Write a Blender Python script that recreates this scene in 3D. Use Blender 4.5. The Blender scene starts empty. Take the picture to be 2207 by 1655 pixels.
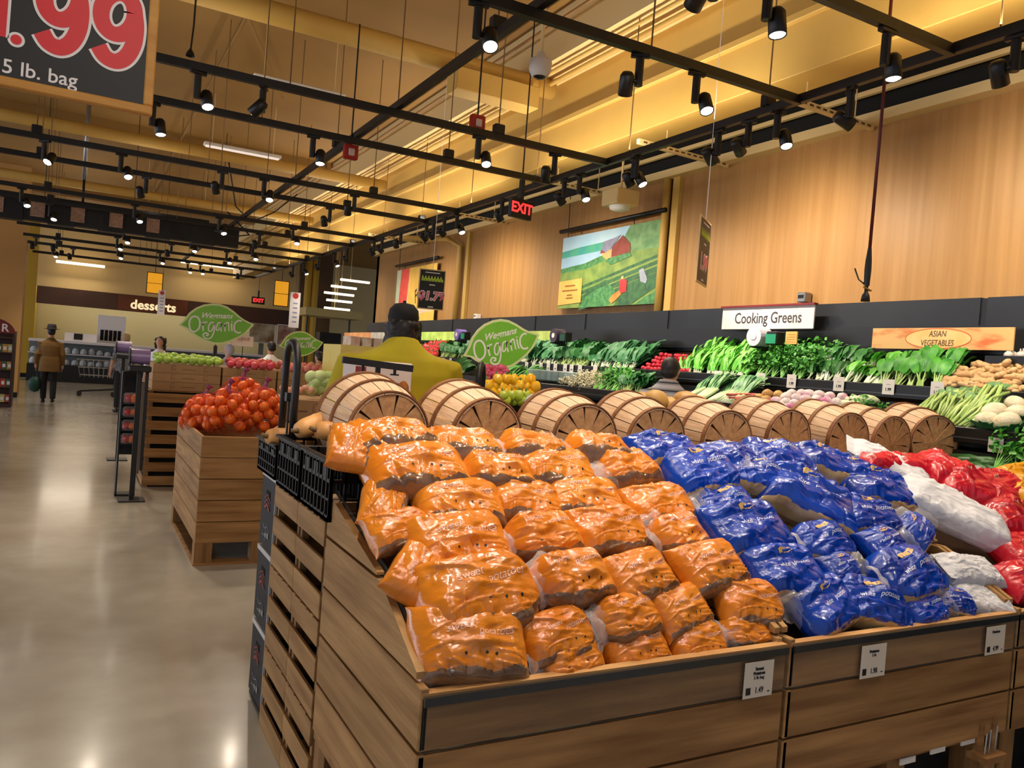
import bpy, math, random
from mathutils import Vector, Matrix, noise
from mathutils.bvhtree import BVHTree
random.seed(7)
PI = math.pi
C = bpy.context.scene.collection
sc = bpy.context.scene
V = Vector

# ------------------------------------------------------------------ camera, sky, exposure
CH = 1.58
F = 1719.0
def cam_axes(yaw, pitch, roll):
    cy, sy, cp, sp = math.cos(yaw), math.sin(yaw), math.cos(pitch), math.sin(pitch)
    f = V((sy*cp, cy*cp, sp)); r0 = V((cy, -sy, 0)); u0 = r0.cross(f)
    cr, sr = math.cos(roll), math.sin(roll)
    return cr*r0 + sr*u0, -sr*r0 + cr*u0, f
CR, CU, CF = cam_axes(math.radians(28.67), math.radians(-1.127), math.radians(4.405))
cam = bpy.data.objects.new('camera', bpy.data.cameras.new('camera'))
C.objects.link(cam)
m = Matrix((CR, CU, -CF)).transposed().to_4x4(); m.translation = (0, 0, CH)
cam.matrix_world = m
cam.data.sensor_fit = 'HORIZONTAL'; cam.data.sensor_width = 36; cam.data.lens = 36*F/2207
cam.data.clip_start = .05; cam.data.clip_end = 200
sc.camera = cam
sc.view_settings.view_transform = 'Standard'; sc.view_settings.look = 'None'
sc.view_settings.gamma = 1; sc.view_settings.use_curve_mapping = False
sc.view_settings.exposure = 0.0
w = bpy.data.worlds.new('world'); sc.world = w; w.use_nodes = True
w.node_tree.nodes['Background'].inputs[0].default_value = (.80, .86, 1.0, 1)
w.node_tree.nodes['Background'].inputs[1].default_value = .40
sc.cycles.max_bounces = 6; sc.cycles.diffuse_bounces = 3; sc.cycles.glossy_bounces = 3
sc.cycles.transmission_bounces = 4; sc.cycles.transparent_max_bounces = 8
sc.cycles.sample_clamp_indirect = 4
sc.cycles.use_denoising = True; sc.cycles.use_adaptive_sampling = True; sc.cycles.adaptive_threshold = .02
SPOT_W = 88.0       # one track spotlight
WARM = (1.0, .87, .70)
COOLWHITE = (1.0, .95, .86)

# daylight through the shop windows of the left wall
for k in range(10):
    l = bpy.data.lights.new('window_daylight', 'AREA'); l.shape = 'RECTANGLE'; l.size = 2.8; l.size_y = 3.6; l.energy = 120; l.color = (.82, .88, 1.0)
    o = bpy.data.objects.new('window_daylight', l); C.objects.link(o); o.location = (-11.8, -.85+k*4, 1.95); o.rotation_euler = (0, -math.pi/2, 0)

def at(x, y, ax, val):          # a pixel of the 2207x1655 frame to a point on an axis plane
    d = CR*((x-1103.5)/F) + CU*((827.5-y)/F) + CF
    i = 'XYZ'.index(ax); o = V((0, 0, CH))
    return o + d*((val-o[i])/d[i])

# ------------------------------------------------------------------ materials
def lin(c):
    return tuple((v/255/12.92 if v/255 <= .04045 else ((v/255+.055)/1.055)**2.4) for v in c) + (1,)
MATS = {}
def mat(name, col, col2=None, rough=.5, metal=0, spec=.5, coat=0, nscale=6, stretch=(1, 1, 1), bump=0, bscale=60,
        bstretch=None, emit=0, rnd=0, contrast=(.35, .65), alpha=1, crease=0):
    if name in MATS: return MATS[name]
    M = bpy.data.materials.new(name); M.use_nodes = True
    N = M.node_tree.nodes; L = M.node_tree.links; b = N['Principled BSDF']
    b.inputs['Roughness'].default_value = rough; b.inputs['Metallic'].default_value = metal
    b.inputs['Specular IOR Level'].default_value = spec; b.inputs['Coat Weight'].default_value = coat
    b.inputs['Coat Roughness'].default_value = .12
    c = lin(col); b.inputs['Base Color'].default_value = c
    out = None
    if col2 or bump or crease:
        tc = N.new('ShaderNodeTexCoord')
    if col2:
        mp = N.new('ShaderNodeMapping'); mp.inputs['Scale'].default_value = stretch
        L.new(tc.outputs['Object'], mp.inputs['Vector'])
        n = N.new('ShaderNodeTexNoise'); n.inputs['Scale'].default_value = nscale; n.inputs['Detail'].default_value = 5
        if rnd:
            oi = N.new('ShaderNodeObjectInfo'); n.noise_dimensions = '4D'
            mu = N.new('ShaderNodeMath'); mu.operation = 'MULTIPLY'; mu.inputs[1].default_value = 50
            L.new(oi.outputs['Random'], mu.inputs[0]); L.new(mu.outputs[0], n.inputs['W'])
        L.new(mp.outputs[0], n.inputs['Vector'])
        mr = N.new('ShaderNodeMapRange'); mr.inputs['From Min'].default_value = contrast[0]; mr.inputs['From Max'].default_value = contrast[1]
        L.new(n.outputs['Fac'], mr.inputs['Value'])
        mx = N.new('ShaderNodeMix'); mx.data_type = 'RGBA'
        mx.inputs[6].default_value = c; mx.inputs[7].default_value = lin(col2)
        L.new(mr.outputs[0], mx.inputs[0]); out = mx.outputs[2]
    if rnd:
        oi = N.new('ShaderNodeObjectInfo'); h = N.new('ShaderNodeHueSaturation')
        r = N.new('ShaderNodeMapRange'); r.inputs['To Min'].default_value = 1-rnd; r.inputs['To Max'].default_value = 1+rnd*.6
        L.new(oi.outputs['Random'], r.inputs['Value']); L.new(r.outputs[0], h.inputs['Value'])
        if out: L.new(out, h.inputs['Color'])
        else: h.inputs['Color'].default_value = c
        out = h.outputs[0]
    if out: L.new(out, b.inputs['Base Color'])
    if bump:
        n2 = N.new('ShaderNodeTexNoise'); n2.inputs['Scale'].default_value = bscale; n2.inputs['Detail'].default_value = 4
        mp2 = N.new('ShaderNodeMapping'); mp2.inputs['Scale'].default_value = bstretch or (1, 1, 1)
        L.new(tc.outputs['Object'], mp2.inputs['Vector']); L.new(mp2.outputs[0], n2.inputs['Vector'])
        bp = N.new('ShaderNodeBump'); bp.inputs['Strength'].default_value = bump; bp.inputs['Distance'].default_value = .01
        L.new(n2.outputs['Fac'], bp.inputs['Height']); L.new(bp.outputs[0], b.inputs['Normal'])
    if crease:                      # crumpled film: a network of sharp folds
        wn = N.new('ShaderNodeTexNoise'); wn.inputs['Scale'].default_value = 9
        L.new(tc.outputs['Object'], wn.inputs['Vector'])
        vm = N.new('ShaderNodeVectorMath'); vm.operation = 'MULTIPLY_ADD'; vm.inputs[1].default_value = (.16, .16, .16)
        L.new(wn.outputs['Color'], vm.inputs[0]); L.new(tc.outputs['Object'], vm.inputs[2])
        mp3 = N.new('ShaderNodeMapping'); mp3.inputs['Scale'].default_value = (.55, 1.5, 1); L.new(vm.outputs[0], mp3.inputs['Vector'])
        vo = N.new('ShaderNodeTexVoronoi'); vo.feature = 'F1'; vo.inputs['Scale'].default_value = 15
        L.new(mp3.outputs[0], vo.inputs['Vector'])
        b2 = N.new('ShaderNodeBump'); b2.inputs['Strength'].default_value = crease; b2.inputs['Distance'].default_value = .02
        L.new(vo.outputs['Distance'], b2.inputs['Height'])
        if bump: L.new(bp.outputs[0], b2.inputs['Normal'])
        L.new(b2.outputs[0], b.inputs['Normal'])
    if emit:
        b.inputs['Emission Strength'].default_value = emit
        b.inputs['Emission Color'].default_value = c
    b.inputs['Alpha'].default_value = alpha
    MATS[name] = M
    return M
def film_mat(name, tint=(235, 235, 240), fac=.35, rough=.18, edge=.5):
    M = bpy.data.materials.new(name); M.use_nodes = True
    N = M.node_tree.nodes; L = M.node_tree.links; out = N['Material Output']
    b = N['Principled BSDF']; b.inputs['Base Color'].default_value = lin(tint); b.inputs['Roughness'].default_value = rough
    b.inputs['Coat Weight'].default_value = .5
    t = N.new('ShaderNodeBsdfTransparent'); mx = N.new('ShaderNodeMixShader')
    lw = N.new('ShaderNodeLayerWeight'); lw.inputs['Blend'].default_value = .35
    mr = N.new('ShaderNodeMapRange'); mr.inputs['To Min'].default_value = fac*.6; mr.inputs['To Max'].default_value = min(1, fac+edge)
    L.new(lw.outputs['Facing'], mr.inputs['Value']); L.new(mr.outputs[0], mx.inputs[0])
    L.new(t.outputs[0], mx.inputs[1]); L.new(b.outputs[0], mx.inputs[2]); L.new(mx.outputs[0], out.inputs['Surface'])
    MATS[name] = M
    return M
def wood(name, c1, c2, axis, rough=.6, rnd=.16, fine=14):
    s = {'x': (1.2, fine, fine), 'y': (fine, 1.2, fine), 'z': (fine, fine, .9)}[axis]
    return mat(name, c1, c2, rough=rough, nscale=1.6, stretch=s, bump=.25, bscale=3, bstretch=tuple(v*2 for v in s), rnd=rnd, contrast=(.3, .7), spec=.3)
WX = wood('pine_along_width', (182, 136, 84), (126, 86, 48), 'x')
WY = wood('pine_along_depth', (196, 152, 98), (146, 106, 62), 'y')  # tone raised to paint the side light on left-facing planks
WZ = wood('pine_upright', (165, 122, 74), (115, 80, 45), 'z')
BASKET = wood('basket_splint', (224, 194, 162), (194, 156, 120), 'y', rnd=.10, fine=22)
BASKETB = wood('basket_floor_splint', (204, 160, 114), (166, 122, 80), 'y', rnd=.10, fine=22)
HOOP = wood('basket_hoop', (150, 102, 66), (112, 72, 44), 'x', rnd=.08)
BLACK = mat('black_metal', (16, 15, 15), rough=.45)
BLACKP = mat('black_plastic', (11, 14, 19), spec=.3, rough=.38, bump=.1, bscale=90)
DARK = mat('dark_and_shade', (10, 9, 8), rough=.9)  # near-black of dark parts, also paints shade in recesses
CASE = mat('case_black', (14, 15, 17), rough=.42)
CASEG = mat('case_charcoal_panel', (33, 37, 44), (26, 29, 35), rough=.45, nscale=2)
WHITE = mat('white_card', (236, 230, 220), rough=.6)
INK = mat('black_ink', (20, 18, 18), rough=.6)
CREAM = mat('cream_paint', (228, 200, 140), rough=.55)
OCHRE = mat('ochre_paint', (204, 166, 84), (194, 154, 74), rough=.6, nscale=1.2)
DECK = mat('deck_paint', (150, 112, 50), (140, 103, 44), rough=.75, nscale=.8)
STEEL = mat('grey_steel', (150, 150, 150), rough=.35, metal=.8)
LENS = mat('lit_lens', (255, 244, 226), emit=28)
LENSOFF = mat('dim_lens', (255, 236, 205), emit=1.2)
SKIN = mat('skin', (214, 162, 130), (200, 145, 115), rough=.5, nscale=12)
CARD = mat('cardboard', (186, 146, 104), (174, 134, 92), rough=.75, nscale=3, rnd=.06)
FILM = film_mat('clear_film', (225, 220, 222), fac=.16)
ACRY = film_mat('clear_acrylic', (120, 130, 124), fac=.06, rough=.05, edge=.14)

# ------------------------------------------------------------------ mesh builder
def rotm(a, axis): return Matrix.Rotation(a, 4, axis)
def tr(x, y, z): return Matrix.Translation((x, y, z))
def frame(o, x, y):             # matrix with origin o, local x and y directions
    x = V(x).normalized(); z = x.cross(V(y)).normalized(); y = z.cross(x)
    M = Matrix((x, y, z)).transposed().to_4x4(); M.translation = o
    return M
class MB:
    def __init__(s): s.v = []; s.f = []; s.mi = []
    def add(s, vs, fs, mi=0, M=None):
        k = len(s.v)
        s.v += [tuple(M @ V(p)) for p in vs] if M is not None else [tuple(p) for p in vs]
        s.f += [tuple(i+k for i in f) for f in fs]; s.mi += [mi]*len(fs)
        return s
    def box(s, x0, y0, z0, x1, y1, z1, mi=0, M=None):
        return s.add([(x0, y0, z0), (x1, y0, z0), (x1, y1, z0), (x0, y1, z0), (x0, y0, z1), (x1, y0, z1), (x1, y1, z1), (x0, y1, z1)],
                     [(0, 3, 2, 1), (4, 5, 6, 7), (0, 1, 5, 4), (1, 2, 6, 5), (2, 3, 7, 6), (3, 0, 4, 7)], mi, M)
    def bar(s, a, b, w, h, up=(0, 0, 1), mi=0):
        a, b = V(a), V(b); x = (b-a); l = x.length
        M = frame(a, x, V(up).cross(x)); return s.box(0, -w/2, -h/2, l, w/2, h/2, mi, M)
    def loft(s, rings, mi=0, caps=True, M=None):
        n = len(rings[0]); vs = [p for r in rings for p in r]; fs = []
        for i in range(len(rings)-1):
            for j in range(n):
                k = (j+1) % n; fs.append((i*n+j, i*n+k, (i+1)*n+k, (i+1)*n+j))
        if caps:
            fs.append(tuple(range(n-1, -1, -1))); fs.append(tuple((len(rings)-1)*n+j for j in range(n)))
        return s.add(vs, fs, mi, M)
    def tube(s, pts, r, n=8, mi=0, M=None, up=(0, 0, 1)):
        pts = [V(p) for p in pts]; rings = []
        for i, p in enumerate(pts):
            d = (pts[min(i+1, len(pts)-1)] - pts[max(i-1, 0)]).normalized()
            u = V(up)
            if abs(d.dot(u)) > .95: u = V((1, 0, 0)) if abs(d.x) < .9 else V((0, 1, 0))
            x = d.cross(u).normalized(); y = x.cross(d)
            rr = r[i] if isinstance(r, (list, tuple)) else r
            rx, ry = rr if isinstance(rr, (list, tuple)) else (rr, rr)
            rings.append([p + x*(rx*math.cos(2*PI*k/n)) + y*(-ry*math.sin(2*PI*k/n)) for k in range(n)])
        return s.loft([list(reversed(q)) for q in rings], mi, True, M)
    def lathe(s, prof, n=20, mi=0, M=None, caps=False):
        return s.loft([[(r*math.cos(2*PI*k/n), r*math.sin(2*PI*k/n), z) for k in range(n)] for r, z in prof], mi, caps, M)
    def ball(s, c, r, nu=12, nv=8, mi=0, M=None, fn=None):
        rx, ry, rz = r if isinstance(r, (list, tuple)) else (r, r, r)
        vs = []; fs = []
        for i in range(nv+1):
            t = PI*i/nv
            for j in range(nu):
                p = 2*PI*j/nu; d = V((math.sin(t)*math.cos(p), math.sin(t)*math.sin(p), math.cos(t)))
                k = fn(d) if fn else 1
                vs.append((c[0]+rx*d.x*k, c[1]+ry*d.y*k, c[2]+rz*d.z*k))
        for i in range(nv):
            for j in range(nu):
                q = (j+1) % nu; fs.append((i*nu+j, (i+1)*nu+j, (i+1)*nu+q, i*nu+q))
        return s.add(vs, fs, mi, M)
    def prism(s, poly, d, mi=0, M=None):      # polygon (ccw in xy), depth d along +z
        n = len(poly); vs = [(x, y, 0) for x, y in poly] + [(x, y, d) for x, y in poly]
        fs = [tuple(range(n-1, -1, -1)), tuple(range(n, 2*n))] + [(i, (i+1) % n, n+(i+1) % n, n+i) for i in range(n)]
        return s.add(vs, fs, mi, M)
    def text(s, body, size, M, mi=0, bold=0, shear=0, align='CENTER', ext=.0006, space=1):
        vs, fs = text_geo(body, size, bold, shear, align, ext, space); return s.add(vs, fs, mi, M)
    def stroke(s, pts, wd, M, mi=0, sub=6, z=.0012):
        P = [V((p[0], p[1])) for p in pts]; W = wd if isinstance(wd, (list, tuple)) else [wd]*len(P)
        Q = []; WW = []
        for i in range(len(P)-1):
            p0, p1, p2, p3 = P[max(i-1, 0)], P[i], P[i+1], P[min(i+2, len(P)-1)]
            for k in range(sub):
                t = k/sub
                Q.append(.5*((2*p1) + (p2-p0)*t + (2*p0-5*p1+4*p2-p3)*t*t + (3*p1-p0-3*p2+p3)*t**3)); WW.append(W[i]*(1-t)+W[i+1]*t)
        Q.append(P[-1]); WW.append(W[-1]); vs = []; fs = []
        for i, q in enumerate(Q):
            d = (Q[min(i+1, len(Q)-1)] - Q[max(i-1, 0)]); d = d.normalized() if d.length > 1e-9 else V((1, 0))
            nrm = V((-d.y, d.x))*(WW[i]/2)
            a, b = q+nrm, q-nrm
            vs += [(a.x, a.y, z), (b.x, b.y, z)]
            if i: fs.append((2*i-2, 2*i-1, 2*i+1, 2*i))
        return s.add(vs, fs, mi, M)
    def mesh(s, name, mats, smooth=True):
        me = bpy.data.meshes.new(name); me.from_pydata(s.v, [], s.f)
        for m_ in (mats if isinstance(mats, (list, tuple)) else [mats]): me.materials.append(m_)
        me.polygons.foreach_set('material_index', s.mi)
        me.polygons.foreach_set('use_smooth', [smooth]*len(s.f)); me.update()
        return me
    def build(s, name, mats, parent=None, smooth=False, bevel=0, loc=None, M=None, auto=None):
        o = bpy.data.objects.new(name, s.mesh(name, mats, smooth)); C.objects.link(o)
        if parent is not None: o.parent = parent
        if M is not None: o.matrix_local = M
        if loc is not None: o.location = loc
        if bevel:
            b = o.modifiers.new('bevel', 'BEVEL'); b.width = bevel; b.segments = 1; b.limit_method = 'ANGLE'
        return o
TXT = {}
def text_geo(body, size, bold, shear, align, ext, space):
    key = (body, size, bold, shear, align, ext, space)
    if key in TXT: return TXT[key]
    cu = bpy.data.curves.new('lettering', 'FONT'); cu.body = body; cu.size = size; cu.offset = bold; cu.shear = shear
    cu.align_x = align; cu.align_y = 'CENTER'; cu.extrude = ext; cu.resolution_u = 3; cu.space_character = space
    ob = bpy.data.objects.new('lettering', cu); C.objects.link(ob)
    me = bpy.data.meshes.new_from_object(ob)
    r = ([tuple(v.co) for v in me.vertices], [tuple(p.vertices) for p in me.polygons])
    bpy.data.objects.remove(ob); bpy.data.curves.remove(cu); bpy.data.meshes.remove(me)
    TXT[key] = r
    return r
def tag(o, label, cat, group=None, kind=None):
    o['label'] = label; o['category'] = cat
    if group: o['group'] = group
    if kind: o['kind'] = kind
    return o
def thing(name, label, cat, loc=(0, 0, 0), rz=0, group=None, M=None):
    o = bpy.data.objects.new(name, None); C.objects.link(o); o.empty_display_size = .1
    if M is not None: o.matrix_world = M
    else: o.location = loc; o.rotation_euler = (0, 0, rz)
    return tag(o, label, cat, group)
def struct(o, label=None, cat=None):
    o['kind'] = 'structure'
    o['label'] = label or o.name.replace('_', ' '); o['category'] = cat or o.name.split('_')[0]
    return o
def dup(src, M, label=None, group=None, parent=None):
    r = src.copy(); C.objects.link(r)
    if parent: r.parent = parent
    if M is not None: r.matrix_local = M
    if label: r['label'] = label
    if group: r['group'] = group
    for ch in list(src.children): dup(ch, None, parent=r)
    return r
ORD = 'first second third fourth fifth sixth seventh eighth ninth tenth eleventh twelfth thirteenth fourteenth fifteenth sixteenth seventeenth eighteenth nineteenth twentieth'.split()
TENS = {2: 'twenty', 3: 'thirty', 4: 'forty', 5: 'fifty', 6: 'sixty'}
def nth(n):                     # 1-based ordinal word
    if n <= 20: return ORD[n-1]
    t, u = divmod(n, 10)
    return (TENS[t][:-1] + 'ieth') if u == 0 else TENS[t] + '-' + ORD[u-1]
def nz(x, y, z, s=1, seed=0): return noise.noise(V((x*s+seed*7.3, y*s-seed*3.1, z*s+seed*1.7)))

# ------------------------------------------------------------------ room shell
def floor_mat():
    M = mat('polished_concrete', (188, 182, 170), (164, 154, 138), rough=.2, nscale=1.3, contrast=(.3, .72), spec=.5, coat=.35)
    N = M.node_tree.nodes; L = M.node_tree.links; b = N['Principled BSDF']
    src = b.inputs['Base Color'].links[0].from_socket
    tc = [n for n in N if n.type == 'TEX_COORD'][0]; sp = N.new('ShaderNodeSeparateXYZ'); L.new(tc.outputs['Object'], sp.inputs[0])
    def joint(sock, off, period):
        a = N.new('ShaderNodeMath'); a.operation = 'ADD'; a.inputs[1].default_value = off; L.new(sock, a.inputs[0])
        p = N.new('ShaderNodeMath'); p.operation = 'PINGPONG'; p.inputs[1].default_value = period/2; L.new(a.outputs[0], p.inputs[0])
        c = N.new('ShaderNodeMath'); c.operation = 'LESS_THAN'; c.inputs[1].default_value = .006; L.new(p.outputs[0], c.inputs[0]); return c
    j1 = joint(sp.outputs[1], -3.08, 3.35); j2 = joint(sp.outputs[0], 3.0, 4.6)
    mxm = N.new('ShaderNodeMath'); mxm.operation = 'MAXIMUM'; L.new(j1.outputs[0], mxm.inputs[0]); L.new(j2.outputs[0], mxm.inputs[1])
    mx = N.new('ShaderNodeMix'); mx.data_type = 'RGBA'; L.new(mxm.outputs[0], mx.inputs[0]); L.new(src, mx.inputs[6]); mx.inputs[7].default_value = lin((186, 172, 150))
    # fine grey cloudiness of the trowelled surface
    n = N.new('ShaderNodeTexNoise'); n.inputs['Scale'].default_value = 5; n.inputs['Detail'].default_value = 8; L.new(tc.outputs['Object'], n.inputs['Vector'])
    mr = N.new('ShaderNodeMapRange'); mr.inputs['To Min'].default_value = .86; mr.inputs['To Max'].default_value = 1.1; L.new(n.outputs['Fac'], mr.inputs[0])
    m2 = N.new('ShaderNodeMix'); m2.data_type = 'RGBA'; m2.blend_type = 'MULTIPLY'; m2.inputs[0].default_value = 1
    L.new(mx.outputs[2], m2.inputs[6]); L.new(mr.outputs[0], m2.inputs[7]); L.new(m2.outputs[2], b.inputs['Base Color'])
    r = N.new('ShaderNodeMapRange'); r.inputs['To Min'].default_value = .20; r.inputs['To Max'].default_value = .28; L.new(n.outputs['Fac'], r.inputs[0]); L.new(r.outputs[0], b.inputs['Roughness'])
    return M
struct(MB().box(-12, -3, -.1, 16, 37, 0).build('floor', floor_mat()), 'polished grey concrete shop floor')
struct(MB().box(-12, -3, 5.4, 16, 37, 5.5).build('ceiling', DECK), 'tan painted flat roof deck')
WALLWOOD = mat('oak_laminate', (178, 134, 80), (156, 113, 62), rough=.45, nscale=1.3, stretch=(14, 14, .5), contrast=(.25, .75), spec=.35)
struct(MB().box(5.75, -3, 0, 5.9, 17.2, 3.83).box(5.75, 17.05, 0, 7.5, 17.2, 3.83).build('wall_right', WALLWOOD), 'oak laminate wall above the produce case')
tb = MB().box(5.62, -3, 3.83, 5.9, 17.2, 3.875).box(5.66, -3, 3.885, 5.9, 17.2, 3.93).box(5.58, -3, 4.05, 5.62, 17.2, 4.09)
struct(tb.build('trim_1', CREAM), 'cream double moulding along top of oak wall', 'trim')
struct(MB().box(5.70, -3, 3.93, 5.9, 17.2, 4.6).build('trim_2', DARK), 'dark strip standing in for the shaded recess above wall moulding', 'trim')  # solid near-black strip paints the shade of the recess
# vertical seams and pilaster of the wall
for i, yy in enumerate((7.03, 12.4)):
    struct(MB().box(5.70, yy-.09, 2.34, 5.75, yy+.02, 3.83).box(5.735, yy+.02, 2.34, 5.752, yy+.10, 3.83, 1).build('trim_%d' % (3+i), [OCHRE, mat('dark_reveal', (96, 66, 34), rough=.6)]),
           ('ochre pilaster with dark reveal right of the landscape banner', 'ochre pilaster on the oak wall left of landscape banner')[i], 'trim')
BW = 32.0
struct(MB().box(-12, BW+1.5, 0, 16, BW+1.7, 5.4).build('wall_back', mat('bakery_wall', (216, 196, 140), rough=.6)), 'pale yellow wall behind the dessert counter')
# left side: window wall giving daylight, outside the picture
wl = MB().box(-12, -3, 0, -11.85, 37, .5).box(-12, -3, 3.4, -11.85, 37, 5.4)
for k in range(11): wl.box(-12, -3+k*4, .5, -11.85, -2.7+k*4, 3.4)
struct(wl.build('wall_left', OCHRE), 'ochre wall with shop windows')
# soffit, beam and ribbed deck along the right wall
struct(MB().box(4.28, -3, 4.9, 4.75, 30, 5.4).build('ceiling_soffit', CREAM), 'cream soffit along the ceiling', 'soffit')
struct(MB().box(4.72, -3, 4.0, 5.06, 30, 5.4).box(4.66, -3, 4.40, 4.72, 30, 4.46).build('ceiling_beam', OCHRE, bevel=.006), 'deep ochre beam running above the spotlight rail', 'beam')
rb = MB().box(5.06, -3, 4.62, 5.75, 17.2, 4.66)
for k in range(66): rb.box(5.06, -3+k*.3, 4.56, 5.72, -2.88+k*.3, 4.62)
struct(rb.build('ceiling_ribs', CREAM), 'ribbed cream decking between beam and wall', 'decking')
for i, yy in enumerate((16.0, 24)):
    struct(MB().box(-12, yy, 5.15, 4.3, yy+.2, 5.4).build('ceiling_joist', DECK), nth(i+1)+' tan joist across the ceiling counted from the front', 'joist')
def pipe(pts, r, label, m_=OCHRE, n=12):
    return tag(MB().tube(pts, r, n).build('ceiling_pipe', m_, smooth=True), label, 'pipe')
pipe([(-3, 8.0, 4.8), (4.6, 8.0, 4.8)], .11, 'thick ochre pipe crossing under the ceiling nearest the camera')
pipe([(-3, 8.28, 4.9), (4.7, 8.28, 4.9)], .05, 'slim ochre pipe running beside the nearest thick cross pipe')
pipe([(-6, 13.6, 4.62), (4.6, 13.6, 4.62)], .09, 'thick ochre pipe crossing the ceiling behind the strip light')
pipe([(-6, 18.6, 4.62), (4.6, 18.6, 4.62)], .09, 'far thick ochre pipe crossing the ceiling')
pipe([(4.36, -2, 4.84), (4.36, 30, 4.84)], .018, 'thin conduit along left edge of cream soffit', OCHRE, 8)
pipe([(4.52, -2, 4.82), (4.52, 30, 4.82)], .028, 'conduit along the middle of cream soffit', OCHRE, 8)
pipe([(4.16, -2, 5.2), (4.16, 30, 5.2)], .016, 'thin brown conduit just left of the cream soffit', mat('brown_conduit', (140, 96, 46)), 8)
pipe([(1.45, -2, 5.3), (1.45, 30, 5.3)], .02, 'thin conduit running down middle of the tan ceiling', DECK, 8)
pipe([(.2, 6, 5.25), (2.4, 12, 5.25)], .02, 'thin conduit running diagonally below tan ceiling', DECK, 8)
pipe([(5.68, 12.62, 2.34), (5.68, 12.62, 3.6), (5.55, 12.9, 3.75), (5.0, 13.6, 3.75)], .05, 'ochre downpipe on the oak wall bending off at top', OCHRE, 10)
pipe([(5.69, 7.135, 2.34), (5.69, 7.135, 3.83)], .045, 'ochre downpipe on the wall beside landscape banner', OCHRE, 10)
bt = thing('pipe_bracket', 'ochre box beam with bolts hung from the nearest thick pipe', 'beam', (3.35, 7.9, 4.45))
MB().box(-.05, -.16, 0, .95, .1, .24).build('box_beam', OCHRE, bt, bevel=.01)
MB().lathe([(0, 0), (.16, 0), (.16, .22), (.12, .26), (0, .26)], 16, 0, tr(.55, .2, .2)).build('cap', OCHRE, bt, smooth=True)

# ------------------------------------------------------------------ ceiling spotlights on black tracks
TZ = 3.6
def track(name, a, b, label, group):
    t = thing(name, label, 'track', a, 0, group)
    d = V(b)-V(a); L = d.length
    MB().bar((0, 0, .03), d+V((0, 0, .03)), .045, .06).build('rail', BLACK, t)
    n = max(2, int(L/1.7))
    for k in range(n):
        p = d*((k+.35)/n)
        MB().tube([p+V((0, 0, .06)), p+V((0, 0, 1.75))], .006, 5).build('hanger_rod', mat('hanger_wire', (120, 90, 52), rough=.5), t)
        if k % 2 == 0: MB().box(-.05, -.035, 0, .05, .035, .09, 0, tr(p.x, p.y, .05)).build('junction_box', BLACK, t, bevel=.008)
    return t
TRACKS = [.75, 1.84, 2.97, 4.1, 6.43, 7.53, 9.87, 11.0, 13.4, 14.6, 16.6, 18.0, 20.0, 21.6, 24.0]
for i, y in enumerate(TRACKS):
    track('spotlight_track', (.3 if i < 4 else -1.15, y, TZ), (4.38, y, TZ), 'black cross track under the ceiling, %s from the camera side' % nth(i+1), 'cross tracks')
track('main_rail', (4.38, .4, TZ+.005), (4.38, 24.2, TZ+.005), 'long black main rail of spotlights parallel to the oak wall', None)
track('centre_rail', (2.23, .4, TZ+.065), (2.23, 22, TZ+.065), 'thin black rail crossing over the middle of all cross tracks', None)

def make_spot():
    t = thing('track_spotlight', 'spot', 'spotlight', (0, 0, 0))
    MB().box(-.06, -.018, -.025, .06, .018, 0).build('adapter', BLACK, t, bevel=.004)
    MB().lathe([(0, -.2), (.026, -.2), (.026, -.03), (0, -.03)], 12).build('driver_can', BLACK, t, smooth=False)
    h = bpy.data.objects.new('lamp_head', MB().lathe([(0, .07), (.03, .07), (.044, .05), (.046, -.07), (.042, -.072), (.038, -.06), (0, -.058)], 16)
                             .tube([(-.03, 0, .02), (-.075, 0, .02)], .014, 8).mesh('lamp_head', BLACK)); C.objects.link(h); h.parent = t
    ln = bpy.data.objects.new('lens', MB().lathe([(0, -.0745), (.026, -.073), (.039, -.066), (.039, -.06)], 16).mesh('lens', LENS)); C.objects.link(ln); ln.parent = h
    return t
SPOT0 = make_spot(); SPOT_USED = [False]
SPOTDATA = {}
def spot(p, aim, label, group, lit=True, power=1.0, side=.075, angle=62):
    global SPOT0
    if not SPOT_USED[0]: t = SPOT0; SPOT_USED[0] = True; t['label'] = label; t['group'] = group
    else: t = dup(SPOT0, None, label, group)
    t.location = p
    a = V(aim).normalized()
    rz = math.atan2(a.y, a.x) + PI/2           # the arm lies across the aim
    t.rotation_euler = (0, 0, rz)
    head = [c for c in t.children if c.name.startswith('lamp_head')][0]
    tilt = math.atan2(math.hypot(a.x, a.y), -a.z)
    head.location = (side, 0, -.19); head.rotation_euler = (-tilt, 0, 0)
    key = (round(power, 2), angle)
    if key not in SPOTDATA:
        l = bpy.data.lights.new('spot_beam', 'SPOT'); l.energy = SPOT_W*power; l.color = WARM; l.spot_size = math.radians(angle)
        l.spot_blend = 1; l.shadow_soft_size = .035; SPOTDATA[key] = l
    lo = bpy.data.objects.new('spot_beam', SPOTDATA[key]); C.objects.link(lo)
    c, s_ = math.cos(rz), math.sin(rz)
    pos = V(p) + V((c*side, s_*side, -.19)) + a*.09
    lo.rotation_euler = a.to_track_quat('-Z', 'Y').to_euler(); lo.location = pos
    return t
ON = (-.12, -.5, -.85)
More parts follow.
